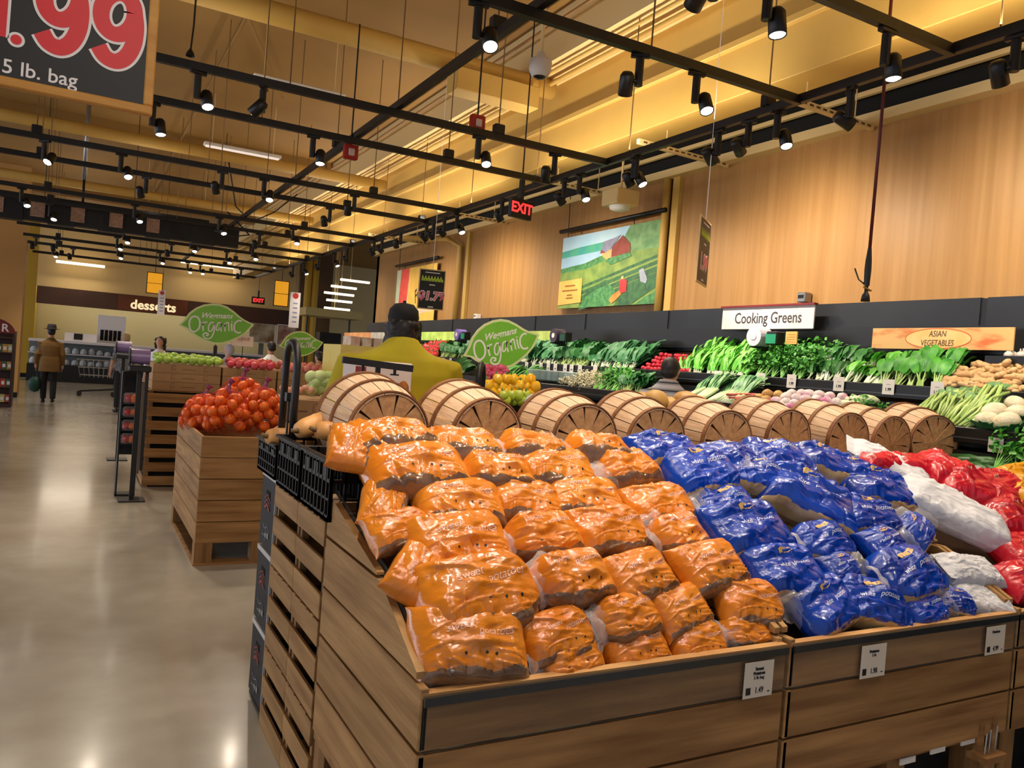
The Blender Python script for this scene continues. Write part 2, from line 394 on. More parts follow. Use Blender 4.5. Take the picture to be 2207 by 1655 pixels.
spots = {   # track index -> (pixel x of mount, aim, power)
    3: [(1033, ON, 1), (1381, (.3, .5, -.8), 1), (1503, (-.1, -.45, -.9), 1)],
    4: [(428, (.1, -.42, -.9), 1), (568, (-.5, .3, -.6), 1), (1033, ON, 1), (1197, (.3, .45, -.8), 1)],
    5: [(331, (.1, -.2, -.97), 1), (676, (-.05, -.25, -.95), 1)],
    6: [(97, (-.35, -.5, -.7), 1), (262, (.1, -.5, -.8), 1), (480, (.3, .5, -.8), 1), (570, ON, 1), (765, (.2, .5, -.8), 1)],
    7: [(316, (.3, .4, -.85), 1), (712, (.3, .5, -.8), 1)],
    8: [(47, (.1, -.5, -.85), 1), (291, (.1, -.5, -.85), 1), (473, (.1, -.5, -.85), 1), (632, ON, 1)],
    9: [(108, ON, 1), (560, (.2, .5, -.8), 1)],
    10: [(268, ON, 1), (413, ON, 1), (545, ON, 1)], 11: [(253, ON, 1), (370, (.2, .5, -.8), 1), (489, ON, 1)],
    12: [(78, (.2, .5, -.8), 1), (123, (.2, .5, -.8), 1), (255, ON, 1), (345, ON, 1)],
    13: [(115, ON, 1), (158, (.2, .5, -.8), 1), (405, ON, 1), (432, ON, 1), (520, (.2, .5, -.8), 1)]}
for ti, lst in spots.items():
    Y = TRACKS[ti]
    for k, (pxx, aim, pw) in enumerate(lst):
        # find X on this track
        lo_, hi_ = -3.0, 5.0
        for _ in range(40):
            mid = (lo_+hi_)/2; d = V((mid, Y, TZ-CH)); px = 1103.5+F*d.dot(CR)/d.dot(CF)
            if px < pxx: lo_ = mid
            else: hi_ = mid
        X = (lo_+hi_)/2
        st = 'with lit lens facing us' if aim[1] < 0 else 'turned away'
        spot((X, Y, TZ), aim, 'track spotlight %s, %s from left on %s cross track' % (st, nth(k+1), nth(ti+1)), 'ceiling track spotlights', True, .8 if ti > 7 else 1, .075, 80)
# heads on the main rail, aimed at the wall, the greens and the aisle
rail = [(1837, (.75, -.35, -.45)), (1680, (-.1, -.35, -.85)), (1618, (.8, .3, -.5)), (1553, (.8, .2, -.6)), (1378, (.15, -.5, -.8)), (1257, (0, -.45, -.85)),
        (1130, (.8, .1, -.6)), (995, (.1, -.5, -.8)), (968, (.8, .1, -.6)), (945, (.8, .1, -.6)), (930, (.8, .1, -.6)), (875, (.3, .3, -.8)), (835, (.8, .1, -.6)),
        (818, (.6, .1, -.7)), (760, (.6, 0, -.7)), (733, (.2, -.4, -.8)), (700, (.6, .1, -.7)), (668, (.2, -.4, -.8)), (645, (.6, .1, -.7))]
for k, (pxx, aim) in enumerate(rail):
    p = at(pxx, 70+.3235*(2207-pxx), 'Z', TZ)
    spot((4.38, p.y, TZ), aim, 'black spotlight on the main rail by the wall, %s from the right' % nth(k+1), 'main rail spotlights', True, .72 if aim[0] > .5 else .9, .075, 125 if aim[0] > .5 else 80)
# heads nearer than the picture: added to light the bins, the greens and the signs
for k, (x, y, aim, pw) in enumerate([(.6, 1.84, (.15, .25, -1), 1.0), (1.35, 1.84, (0, .2, -1), 1.0), (2.2, 1.84, (0, .2, -1), 1.0), (3.1, 1.84, (0, .2, -1), .9), (3.9, 1.84, (-.1, .2, -1), .8),
        (.7, .75, (-.3, .5, -.85), .6), (1.8, .75, (.05, .6, -.85), .6), (3.2, .75, (0, .6, -.85), .6),
        (.9, 2.97, (0, -.15, -1), 1.3), (1.9, 2.97, (0, -.15, -1), 1.2), (2.9, 2.97, (0, -.15, -1), 1.2), (3.8, 2.97, (.0, -.1, -1), 1.0), (.4, .75, (-.6, 2.25, -.85), 1.1), (2.55, 2.97, (.6, 3, -1.85), 1.3), (1.2, 2.97, (.4, 3, -1.5), 1.0)]):
    spot((x, y, TZ), aim, 'black track spotlight above the potato bins, %s overhead' % nth(k+1), 'spotlights above the bins', True, pw*.6, .075, 85)
for k, (y, aim) in enumerate([(1.0, (.8, .1, -.6)), (2.2, (.8, .1, -.5)), (2.6, (.6, .1, -.85)), (4.9, (.7, 0, -.75)), (6.0, (.6, 0, -.85)), (7.2, (.7, 0, -.75)), (8.6, (.6, 0, -.85))]):
    spot((4.38, y, TZ), aim, 'black spotlight on the main rail aimed at the greens, %s from the front' % nth(k+1), 'main rail spotlights', True, 1.0, .075, 125)
# unseen area lamps added to brighten the ceiling, above the rail and farther left
for y in (2, 6.5, 11, 15.5, 20):
    l = bpy.data.lights.new('rail_uplight', 'AREA'); l.shape = 'RECTANGLE'; l.size = .05; l.size_y = 3.6; l.energy = 42; l.color = WARM
    o = bpy.data.objects.new('rail_uplight', l); C.objects.link(o); o.location = (4.38, y, TZ+.09); o.rotation_euler = (PI, 0, 0)
for y in (3, 9, 15, 21, 27):
    l = bpy.data.lights.new('rail_uplight', 'AREA'); l.shape = 'RECTANGLE'; l.size = .05; l.size_y = 4; l.energy = 14; l.color = WARM
    o = bpy.data.objects.new('rail_uplight', l); C.objects.link(o); o.location = (1.0 if y < 20 else 0, y, TZ+.09); o.rotation_euler = (PI, 0, 0)
# strip lights hung under the deck
for i, (x0, x1, y) in enumerate([(1.55, 2.6, 9.43), (1.5, 2.65, 13.05), (1.0, 2.4, 18.9)]):
    t = thing('strip_light', ('nearest', 'middle', 'farthest')[i]+' long pale strip light hung below the tan ceiling', 'strip light', (x0, y, 4.6), 0, 'ceiling strip lights')
    MB().box(0, -.07, 0, x1-x0, .07, .05).build('housing', WHITE, t, bevel=.01)
    MB().box(.03, -.05, -.012, x1-x0-.03, .05, 0).build('diffuser', mat('dim_tube', (255, 240, 230), emit=.55), t)
    for xx in (.12, x1-x0-.12): MB().tube([(xx, 0, .05), (xx, 0, .8)], .005, 5).build('hanger_rod', CREAM, t)
# perforated struts between beam and wall
for i, y in enumerate((4.5, 6.2, 8.2, 11.0, 14.2)):
    t = thing('perforated_strut', 'cream perforated strut channel above the rail, %s from the right' % nth(i+1), 'strut', (4.55, y, 3.80), .04, 'perforated struts')
    b = MB().box(0, -.022, 0, 1.18, .022, .045)
    for k in range(14): b.box(.05+k*.08, -.0235, .014, .095+k*.08, .0235, .03, 1)
    b.build('channel', [CREAM, mat('slot_shadow', (90, 62, 28))], t)
    for xx in (.35, .95): MB().tube([(xx, 0, .04), (xx, 0, .8)], .006, 5).build('hanger_rod', CREAM, t)
# dome camera on a pole, speaker cube, strobes, exit signs, cables
t = thing('dome_camera', 'white dome camera hanging on a cream pole', 'camera', (2.765, 5.0, 3.66))
MB().lathe([(.0, .17), (.03, .17), (.035, .13), (.075, .12), (.082, .10), (.08, .05), (.06, .005), (.045, .0)], 20).build('housing', WHITE, t, smooth=True)
MB().lathe([(.045, .004), (.032, -.012), (0, -.016)], 16).build('dome', mat('smoked_dome', (30, 26, 26), rough=.1), t, smooth=True)
MB().tube([(0, 0, .17), (0, 0, 1.7)], .014, 8).build('pole', CREAM, t)
t = thing('ceiling_speaker', 'cream cube speaker with round white grille above landscape banner', 'speaker', (5.2, 7.33, 3.47))
MB().box(-.15, -.15, 0, .15, .15, .17).build('box', CREAM, t, bevel=.008)
MB().lathe([(.12, 0), (.11, -.035), (.07, -.05), (0, -.052)], 20).build('grille', WHITE, t, smooth=True)
MB().tube([(0, 0, .17), (0, 0, 1.1)], .012, 8).build('stem', CREAM, t)
RED = mat('signal_red', (170, 28, 24), rough=.4)
for nm, p, lab in (('near', (2.2, 7.62, 3.47), 'red fire strobe behind a spotlight under the centre rail'), ('b', (3.0, 6.5, 3.66), 'small red fire box above the fifth cross track')):
    t = thing('fire_strobe', lab, 'fire strobe', p)
    MB().box(-.07, -.03, 0, .07, .03, .14).build('box', RED, t, bevel=.01)
    MB().box(-.03, -.045, .03, .03, -.03, .1).build('flash', mat('strobe_lens', (220, 200, 190), rough=.2), t, bevel=.008)
    MB().tube([(0, 0, .14), (0, 0, 1.3)], .008, 6).build('stem', BLACK, t)
GLOWRED = mat('exit_glow', (255, 40, 40), emit=3)
def exit_sign(p, w_, h_, label, rz=0):
    t = thing('exit_sign', label, 'exit sign', p, rz)
    MB().box(-w_/2, -.025, 0, w_/2, .025, h_).build('housing', BLACK, t, bevel=.006)
    MB().text('EXIT', h_*.72, frame((0, -.027, h_*.5), (1, 0, 0), (0, 0, 1)), 0, .004).build('lettering', GLOWRED, t)
    MB().tube([(0, 0, h_), (0, 0, h_+.2)], .03, 8).tube([(0, 0, h_+.2), (0, 0, 5.4-p[2])], .008, 6).build('stem', BLACK, t)
exit_sign((3.93, 7.3, 3.13), .30, .2, 'black EXIT sign with red letters hung below main rail', .25)
exit_sign((4.9, 26, 2.98), .4, .22, 'small red EXIT sign far off above the dessert counter', 0)
t = thing('hanging_cable', 'dark red cord hanging from the ceiling with black plug and hook', 'cable', (4.4, 3.43, 2.18))
MB().tube([(0, 0, .33), (.005, 0, 1.2), (0, .0, 2.6)], .011, 6).build('cord', mat('oxblood_cord', (92, 22, 20), rough=.5), t, smooth=True)
MB().lathe([(.0, 0), (.03, 0), (.024, .04), (.012, .06), (.012, .1)], 10).lathe([(.018, .1), (.022, .2), (.02, .26), (.012, .34)], 10).build('plug', BLACK, t, smooth=True)
MB().tube([(-.02, 0, .1), (.03, .01, .075), (.02, -.02, .07), (-.03, 0, .09)], .006, 6).build('coil', mat('brass_wire', (150, 120, 60), metal=.6), t)
MB().tube([(0, 0, .1), (-.03, .04, .14), (-.05, .06, .21)], .005, 6).build('hook', BLACK, t)
# pendant sensor cable near the price sign
t = thing('hanging_cable', 'thin dark cable with small bell end right of big price sign', 'cable', at(410, 118, 'Y', 6))
MB().tube([(0, 0, .02), (.01, 0, .2), (.02, 0, 1.3)], .007, 6).build('cord', BLACK, t)
MB().lathe([(.03, -.01), (.026, .01), (.008, .04), (0, .05)], 10).build('bell', BLACK, t, smooth=True)
for i, (pts, lab) in enumerate([([(1.95, 14, 4.9), (2.2, 14.2, 3.95), (2.5, 14.4, 3.75), (2.9, 14.5, 4.0), (3.3, 14.6, 4.4)], 'black power cable looping above the far tracks'),
                              ([(2.05, 14, 3.8), (2.35, 13.6, 3.42), (2.1, 13.5, 3.35), (1.8, 13.5, 3.4)], 'thin black cable sagging under the ninth cross track')]):
    tag(MB().tube(pts, .012, 6).build('power_cable', BLACK, smooth=True), lab, 'cable')
# long row of black menu cases
t = thing('menu_board_row', 'long black row of menu cases with pale panels hung from ceiling', 'menu board', (-2.3, 15, 3.34))
bb = MB().box(0, -.1, 0, 4.7, .1, .34).box(0, -.02, .34, 4.2, .02, .42)
for k in range(6): bb.box(.32+k*.72, -.13, -.02, .7+k*.72, .12, .36)
bb.build('case', BLACK, t)
for k in range(5): MB().box(.98+k*.56-.02, -.145, .06, 1.16+k*.56, -.13, .3).build('panel', mat('pale_panel', (176, 140, 116), (140, 108, 88), nscale=30), t)
for xx in (.4, 1.7, 3, 4.4): MB().tube([(xx, 0, .34), (xx, 0, 2)], .006, 5).build('hanger_rod', BLACK, t)
t = thing('ceiling_duct_pole', 'grey metal pole dropping from the ceiling behind price sign', 'pole', at(178, 440, 'Y', 15))
MB().tube([(0, 0, .4), (0, 0, 2.2)], .035, 10).build('upper_tube', STEEL, t, smooth=True); MB().tube([(0, 0, .0), (0, 0, .4)], .02, 10).build('lower_tube', BLACK, t, smooth=True)

# ------------------------------------------------------------------ stepped produce case along the oak wall
t = thing('produce_case', 'long black stepped refrigerated produce case along the oak wall', 'produce case', (4.9, 0, 0))
def wpart(t, mb, name, m_, **k):       # part given in world coordinates under an unrotated thing
    return mb.build(name, m_, t, M=Matrix.Translation(-V(t.location)), **k)
Y0, Y1 = -1.0, 17.0
wpart(t, MB().box(4.64, Y0, 0, 5.7, Y1, 1.3).box(5.08, Y0, 1.3, 5.7, Y1, 1.55), 'base', CASE)
def deck(x0, z0, x1, z1, nm): wpart(t, MB().add([(x0, Y0, z0), (x1, Y0, z1), (x1, Y1, z1), (x0, Y1, z0), (x0, Y0, z0-.02), (x1, Y0, z1-.02), (x1, Y1, z1-.02), (x0, Y1, z0-.02)],
    [(0, 1, 2, 3), (4, 7, 6, 5), (0, 4, 5, 1), (2, 6, 7, 3), (0, 3, 7, 4), (1, 5, 6, 2)]), nm, CASE)
deck(5.11, 1.60, 5.56, 1.87, 'sloped_deck'); deck(4.66, 1.36, 5.08, 1.50, 'sloped_deck')
for x, z0, z1 in ((5.1, 1.575, 1.675), (4.65, 1.345, 1.44)):
    wpart(t, MB().box(x-.02, Y0, z0, x+.012, Y1, z1), 'front_rail', CASE, bevel=.006)
    wpart(t, MB().box(x-.026, Y0, z0+.028, x-.02, Y1, z0+.036), 'rail_trim', mat('rail_grey', (70, 72, 76), rough=.35))
wpart(t, MB().box(4.42, .6, 1.10, 4.64, 2.86, 1.13).box(4.42, .6, 1.13, 4.432, 2.86, 1.215).box(4.42, 2.85, 1.13, 4.64, 2.86, 1.25), 'front_trough', CASE)
for a, b_ in ((-1, 3.36), (3.36, 6.75), (6.75, 8.35), (8.35, 9.6), (9.6, 11.0), (11.0, 12.4), (12.4, 13.9), (13.9, 15.5), (15.5, 17)):
    wpart(t, MB().box(5.55, a+.025, 1.95, 5.6, b_-.025, 2.33), 'back_panel', CASEG)
wpart(t, MB().box(5.56, Y0, 1.9, 5.74, Y1, 2.325).box(5.52, Y0, 1.93, 5.56, Y1, 1.96), 'back_frame', CASE)
wpart(t, MB().box(5.53, Y0, 1.96, 5.553, Y1, 2.13), 'lower_back_panel', mat('case_dark_panel', (26, 27, 30), rough=.4))

# ---- leafy bunches (each built once per kind, then copied)
def ribbon(mb, base, d, up, L, w0, w1, droop=.3, ruf=0, n=4, mi=0, seed=0, fold=.25):
    d = V(d).normalized(); up = V(up); side = d.cross(up).normalized(); up = side.cross(d)
    vs = []; fs = []; p = V(base)
    for i in range(n+1):
        s_ = i/n
        wd = w0+(w1-w0)*math.sin(PI*min(1, .12+s_*.86))**.8 if w1 > w0 else w0*(1-s_*.7)
        if i == n and w1 > w0: wd = w0+(w1-w0)*.25
        dd = (d - V((0, 0, 1))*droop*s_*s_).normalized()
        if i: p = p + dd*(L/n)
        rl = ruf*(nz(s_*5, seed, 1, 1, seed)+.3*(-1)**i); rr = ruf*(nz(s_*5, seed, 7, 1, seed)-.3*(-1)**i)
        vs += [p-side*wd+up*(fold*wd+rl), p, p+side*wd+up*(fold*wd+rr)]
        if i:
            a = 3*(i-1); fs += [(a, a+1, a+4, a+3), (a+1, a+2, a+5, a+4)]
    mb.add(vs, fs, mi)
    return p
LEAFM = {}
def leafmat(nm, a, b, rough=.42):
    return mat('leaf_'+nm, a, b, rough=rough, nscale=14, rnd=.22, spec=.4)
G = {'kale': leafmat('kale', (40, 98, 50), (70, 140, 74)), 'collard': leafmat('collard', (48, 112, 66), (100, 160, 110)), 'parsley': leafmat('parsley', (44, 128, 40), (92, 172, 58)),
     'bright': leafmat('bright', (88, 176, 60), (130, 204, 82)), 'chard': leafmat('chard', (36, 98, 44), (74, 140, 66)), 'leek': leafmat('leek', (60, 130, 84), (140, 190, 120)),
     'scallion': leafmat('scallion', (50, 146, 48), (110, 190, 74)), 'white': mat('pale_stem', (226, 232, 206), (190, 214, 160), rough=.4, nscale=10),
     'celery': leafmat('celery', (160, 196, 104), (196, 218, 140)), 'tip': leafmat('tip', (74, 130, 66), (120, 160, 96)), 'cress': leafmat('cress', (140, 180, 160), (90, 150, 110))}
def bunch(kind, seed):
    rs = random.Random(seed*31+hash_(kind)); mb = MB()
    def fan(n, sp, L, w0, w1, m0, stem=0, droop=.5, ruf=0, nseg=4, sw=.006, lift=.5):
        for k in range(n):
            a = rs.uniform(-sp, sp); e = rs.uniform(.05, lift); l = L*rs.uniform(.8, 1.12)
            d = V((math.cos(a)*math.cos(e), math.sin(a)*math.cos(e), math.sin(e)))
            b = V((0, rs.uniform(-.025, .025), rs.uniform(0, .03)))
            if stem:
                ribbon(mb, b, d, (0, 0, 1), stem, sw, sw*.9, 0, 0, 2, 1, k, .1); b = b+d*stem*.95
            ribbon(mb, b, d, (rs.uniform(-.5, .5), rs.uniform(-.5, .5), 1), l, w0, w1, droop, ruf, nseg, 0, k+seed)
    if kind == 'kale': fan(20, .62, .17, .006, .04, 0, .10, .8, .022, 6, .004, .75); ms = [G['kale'], G['celery']]
    elif kind == 'collard': fan(14, .55, .19, .01, .06, 0, .09, .7, .01, 4, .006, .7); ms = [G['collard'], G['white']]
    elif kind == 'parsley': 
        for k in range(70):
            a = rs.uniform(-.65, .65); e = rs.uniform(.1, .95); q = rs.uniform(.16, .3); d = V((math.cos(a)*math.cos(e), math.sin(a)*math.cos(e), math.sin(e)*.8))
            ribbon(mb, d*q, (rs.uniform(-.3, 1), rs.uniform(-1, 1), rs.uniform(-.2, 1)), (rs.uniform(-1, 1), .3, 1), rs.uniform(.03, .05), .003, .014, .6, .006, 3, 0, k)
        for k in range(10): ribbon(mb, (0, 0, .01), (1, rs.uniform(-.4, .4), rs.uniform(.1, .6)), (0, 0, 1), .18, .004, .004, 0, 0, 2, 1, k)
        ms = [G['parsley'], G['bright']]
    elif kind == 'scallion': fan(26, .28, .27, .007, .0075, 0, .08, .5, 0, 4, .006, .5); ms = [G['scallion'], G['white']]
    elif kind == 'dandelion': fan(24, .5, .26, .006, .018, 0, .05, .7, .012, 5, .004, .8); ms = [G['bright'], G['white']]
    elif kind == 'chard': fan(12, .5, .2, .012, .055, 0, .13, .7, .015, 5, .014, .6); ms = [G['chard'], G['white']]
    elif kind == 'bok_choy': fan(11, .42, .17, .014, .05, 0, .15, .6, .008, 4, .02, .6); ms = [G['bright'], G['white']]
    elif kind == 'choy_sum': fan(13, .4, .18, .01, .045, 0, .16, .55, .008, 4, .011, .75); ms = [G['parsley'], G['celery']]
    elif kind == 'leek':
        for k in range(5):
            yy = (k-2)*.03; 
            mb.tube([(0, yy, .02), (.19, yy*1.1, .04)], .015, 8, 1)
            for q in range(6): ribbon(mb, (.18, yy, .04), (1, yy*2+rs.uniform(-.35, .35), rs.uniform(.1, .75)), (0, 0, 1), .2, .014, .018, .5, .004, 4, 0, q)
        ms = [G['leek'], G['white']]
    elif kind == 'celery':
        for k in range(13): 
            yy = rs.uniform(-.05, .05); mb.tube([(0, yy, rs.uniform(.01, .05)), (.16, yy+rs.uniform(-.02, .02), .05+rs.uniform(0, .05)), (.27, yy+rs.uniform(-.03, .03), .09+rs.uniform(0, .06))], .008, 6, 0)
            for q in range(3): ribbon(mb, (.26, yy, .11), (1, rs.uniform(-.6, .6), rs.uniform(0, .8)), (0, 0, 1), .05, .006, .014, .4, .006, 3, 1, q)
        ms = [G['celery'], G['tip']]
    return [mb.mesh(kind, ms, True)]
def hash_(s): return sum(ord(c)*(i+3) for i, c in enumerate(s))
BUN = {}
def place_bunches(kind, word, y0, y1, X, Z, label, group, step=.105, rows=((0, 0), (.17, .1)), tilt=.52, sc_=1.0):
    for s_ in range(4):
        if (kind, s_) not in BUN: BUN[(kind, s_)] = bunch(kind, s_)[0]
    n = max(1, int(round((y1-y0)/step))); rs = random.Random(hash_(kind)+int(y0*100))
    for r, (dx, dz) in enumerate(rows):
        for i in range(n):
            o = bpy.data.objects.new(word, BUN[(kind, rs.randrange(4))]); C.objects.link(o)
            k = sc_*rs.uniform(.9, 1.12)
            M = tr(X+dx+rs.uniform(-.015, .015), y0+(i+.5)*(y1-y0)/n+rs.uniform(-.02, .02), Z+dz) @ rotm(rs.uniform(-.25, .25), 'Z') @ rotm(-tilt+rs.uniform(-.1, .1), 'Y') @ rotm(rs.uniform(-.4, .4), 'X') @ Matrix.Scale(k, 4)
            o.matrix_world = M
            rowname = ('front', 'back', 'top')[r]
            tag(o, '%s, %s from right, %s row' % (label, nth(i+1), rowname), word.replace('_', ' '), group)
def Yat(pxx, pyy, X): return at(pxx, pyy, 'X', X).y
UP = 5.13; UZ = 1.655
def ups(kind, word, pa, pb, label, **k):
    place_bunches(kind, word, Yat(pb, 800, 5.25), Yat(pa, 800, 5.25), UP, UZ, label, word.replace('_', ' ')+' bunches on the upper deck', **k)
ups('choy_sum', 'choy_sum', 1925, 2055, 'leafy choy sum with pale stalks beside the ginger', sc_=.68, step=.085)
ups('bok_choy', 'bok_choy', 1840, 1925, 'bright bok choy with white stalks below orange sign', sc_=.68, step=.085)
ups('chard', 'chard', 1755, 1840, 'dark chard with white stems on the upper deck', sc_=.78, step=.085)
ups('parsley', 'parsley', 1625, 1755, 'bushy flat parsley on upper deck', sc_=.85, step=.09, rows=((0, 0), (.13, .08), (.24, .14)))
ups('dandelion', 'dandelion_greens', 1490, 1625, 'grassy dandelion greens below the white sign', sc_=.85, step=.085, rows=((0, 0), (.13, .08), (.25, .15)))
ups('collard', 'collard_greens', 1290, 1385, 'broad collard greens left of red radishes', rows=((0, 0), (.15, .09)))
ups('kale', 'kale', 1215, 1290, 'curly kale under the dark purple roll', rows=((0, 0), (.15, .09)))
ups('collard', 'cabbage_greens', 1130, 1215, 'pale cabbage greens above the tags', rows=((0, 0), (.15, .09)))
ups('kale', 'dark_kale', 952, 1022, 'dark kale between red peppers and leaf sign', rows=((0, 0), (.15, .09)), step=.16)
ups('kale', 'far_greens', 800, 905, 'green bunch behind the man in yellow', rows=((0, 0),), step=.3)
def lows(kind, word, pa, pb, label, **k):
    place_bunches(kind, word, Yat(pb, 850, 4.8), Yat(pa, 850, 4.8), 4.68, 1.41, label, word.replace('_', ' ')+' on the lower deck', rows=k.pop('rows', ((0, 0),)), tilt=k.pop('tilt', .42), **k)
lows('celery', 'celery', 1990, 2118, 'pale celery stalks on the lower deck', step=.09, rows=((-.0, 0), (.1, .04)))
lows('leek', 'leek', 1490, 1605, 'leeks with white shafts on lower deck', step=.15, rows=((0, 0),))
lows('kale', 'lacinato_kale', 1355, 1400, 'dark kale beside the striped shirt man', step=.12)
lows('parsley', 'coriander', 1290, 1355, 'bright coriander on lower deck', step=.11)
lows('scallion', 'scallion', 1062, 1160, 'thin scallions left of boxed cress', step=.12)
lows('chard', 'beet_greens', 958, 1005, 'dark beet greens by the two farthest tags', step=.2)
lows('parsley', 'pea_shoots', 1865, 1925, 'bright green pea shoots on lower deck', step=.09, sc_=.6)
# ---- roots and round vegetables
def round_thing(word, cat, mesh_list, p, s, label, group, rs, flat=False):
    o = bpy.data.objects.new(word, rs.choice(mesh_list)); C.objects.link(o)
    o.matrix_world = tr(*p) @ (rotm(rs.uniform(0, 6.28), 'Z') @ rotm(rs.uniform(-.6, .6) if not flat else 0, 'X')) @ Matrix.Scale(s*rs.uniform(.88, 1.12), 4)
    return tag(o, label, cat, group)
def heap(word, cat, meshes, y0, y1, xs, z0, dz, step, s, label, group, jit=.012, X=None):
    rs = random.Random(hash_(word)+int(y0*50)); rown = ('front', 'second', 'third', 'back', 'top')
    for r, x in enumerate(xs):
        n = max(1, int(round((y1-y0)/step)))
        for i in range(n):
            round_thing(word, cat, meshes, (x+rs.uniform(-jit, jit), y0+(i+.5+(.5 if r % 2 else 0)*.6)*(y1-y0)/n+rs.uniform(-jit, jit), z0+dz*r+rs.uniform(0, jit)), s,
                        '%s, %s from right, %s row' % (label, nth(i+1), rown[r]), group, rs)
def lump(seed, r, amp, f, m_, nu=14, nv=9, tip=None):
    def fn(d): return 1+amp*nz(d.x, d.y, d.z, f, seed)
    mb = MB().ball((0, 0, 0), r, nu, nv, 0, None, fn)
    if tip: tip(mb)
    return mb.mesh('lump', m_ if isinstance(m_, list) else [m_])
GINGER = mat('ginger_skin', (222, 184, 130), (192, 150, 98), rough=.7, nscale=9, rnd=.12)
def ginger(seed):
    rs = random.Random(seed); mb = MB().ball((0, 0, 0), (.075, .028, .024), 10, 6, 0, None, lambda d: 1+.25*nz(d.x, d.y, d.z, 3, seed))
    for k in range(4):
        a = rs.uniform(0, 6.28); mb.ball((rs.uniform(-.05, .05), math.cos(a)*.03, math.sin(a)*.012), (.022, .032, .02), 8, 6, 0, rotm(rs.uniform(-.5, .5), 'Z'))
    return mb.mesh('ginger', [GINGER])
gm = [ginger(k) for k in range(5)]
heap('ginger_root', 'ginger', gm, Yat(2215, 820, 5.2), Yat(2055, 820, 5.2), (5.13, 5.19, 5.25, 5.31, 5.38), 1.685, .038, .085, 1.0, 'knobbly beige ginger root on upper deck', 'ginger roots')
RADm = mat('radish_red', (206, 40, 58), (170, 24, 44), rough=.35, nscale=8, rnd=.1)
def rad(seed):
    return MB().ball((0, 0, 0), .021, 10, 7).tube([(0, 0, -.018), (.003, 0, -.05)], [.004, .001], 5).mesh('radish', [RADm])
rm = [rad(0)]
heap('radish', 'radish', rm, Yat(1500, 800, 5.2), Yat(1395, 800, 5.2), (5.13, 5.18, 5.24, 5.30, 5.36), 1.68, .038, .05, 1.15, 'small red radish behind striped shirt man', 'radishes')
REDP = mat('pepper_red', (212, 36, 40), (190, 22, 30), rough=.22, nscale=5, coat=.5)
YELP = mat('pepper_yellow', (250, 198, 36), (246, 174, 24), rough=.22, nscale=5, coat=.5)
STEMG = mat('pepper_stem', (86, 122, 50), rough=.6)
def pepper(m_, seed):
    def fn(d): return 1+.12*math.cos(4*math.atan2(d.y, d.x)+seed)*(1-abs(d.z))+.05*nz(d.x, d.y, d.z, 2, seed)-(.25*max(0, d.z-.8)/.2)
    return MB().ball((0, 0, 0), (.043, .043, .05), 16, 10, 0, None, fn).tube([(0, 0, .03), (.004, 0, .065)], .007, 6, 1).mesh('pepper', [m_, STEMG])
rp = [pepper(REDP, k) for k in range(3)]; yp = [pepper(YELP, k) for k in range(3)]
heap('red_pepper', 'pepper', rp, Yat(952, 770, 5.2), Yat(900, 770, 5.2), (5.14, 5.22, 5.31, 5.4), 1.70, .062, .13, 1.25, 'glossy red pepper right of man in yellow', 'red peppers')
TUR = mat('turnip_skin', (240, 226, 222), (212, 120, 168), rough=.4, nscale=9, contrast=(.5, .62), rnd=.06)
tu = [lump(k, (.045, .045, .038), .12, 2, TUR) for k in range(3)]
heap('turnip', 'turnip', tu, Yat(1800, 860, 4.8), Yat(1672, 860, 4.8), (4.70, 4.78, 4.87, 4.95), 1.44, .035, .088, 1.0, 'white and purple turnip on lower deck', 'turnips')
RUT = mat('rutabaga_skin', (222, 186, 112), (190, 140, 80), rough=.6, nscale=6, rnd=.1)
heap('rutabaga', 'rutabaga', [lump(k, (.045, .045, .04), .15, 2, RUT) for k in range(3)], Yat(1672, 850, 4.8), Yat(1632, 850, 4.8), (4.70, 4.78, 4.87), 1.44, .04, .085, 1.0, 'yellowish rutabaga left of turnips', 'rutabagas')
RHU = mat('rhubarb_red', (206, 52, 56), (226, 120, 100), rough=.35, nscale=6, rnd=.1)
heap('rhubarb_stalk', 'rhubarb', [MB().tube([(-.14, 0, 0), (0, .01, .012), (.16, 0, 0)], [(.014, .009)]*3, 8).mesh('rhubarb', [RHU])], Yat(1632, 850, 4.8), Yat(1600, 850, 4.8), (4.78, 4.80, 4.86), 1.44, .03, .035, 1.0, 'red rhubarb stalk right of leeks', 'rhubarb stalks')
CAU = mat('cauliflower_head', (236, 224, 196), (222, 204, 164), rough=.8, nscale=20, bump=.6, bscale=70)
def cauli(seed):
    mb = MB().ball((0, 0, .02), (.075, .075, .06), 20, 12, 0, None, lambda d: 1+.1*abs(nz(d.x, d.y, d.z, 7, seed)))
    for k in range(9):
        a = k*.7; ribbon(mb, (math.cos(a)*.05, math.sin(a)*.05, -.04), (math.cos(a), math.sin(a), .9), (0, 0, 1), .09, .02, .035, .2, .01, 3, 1, k)
    return mb.mesh('cauliflower', [CAU, G['collard']])
heap('cauliflower', 'cauliflower', [cauli(k) for k in range(2)], Yat(2225, 890, 4.8), Yat(2120, 890, 4.8), (4.72, 4.86, 4.99), 1.46, .055, .165, .92, 'cream cauliflower head on lower deck', 'cauliflowers')
ON = mat('white_radish_skin', (240, 238, 214), (206, 220, 150), rough=.35, nscale=5, contrast=(.45, .7), rnd=.05)
heap('white_radish', 'radish', [lump(k, (.08, .034, .034), .08, 2, ON) for k in range(2)], Yat(1862, 860, 4.9), Yat(1795, 860, 4.9), (4.8, 4.9, 4.98), 1.46, .04, .09, 1.0, 'long white radish above the upright basket', 'white radishes')
SPR = mat('sprout_white', (228, 222, 190), (200, 190, 150), rough=.6, nscale=30)
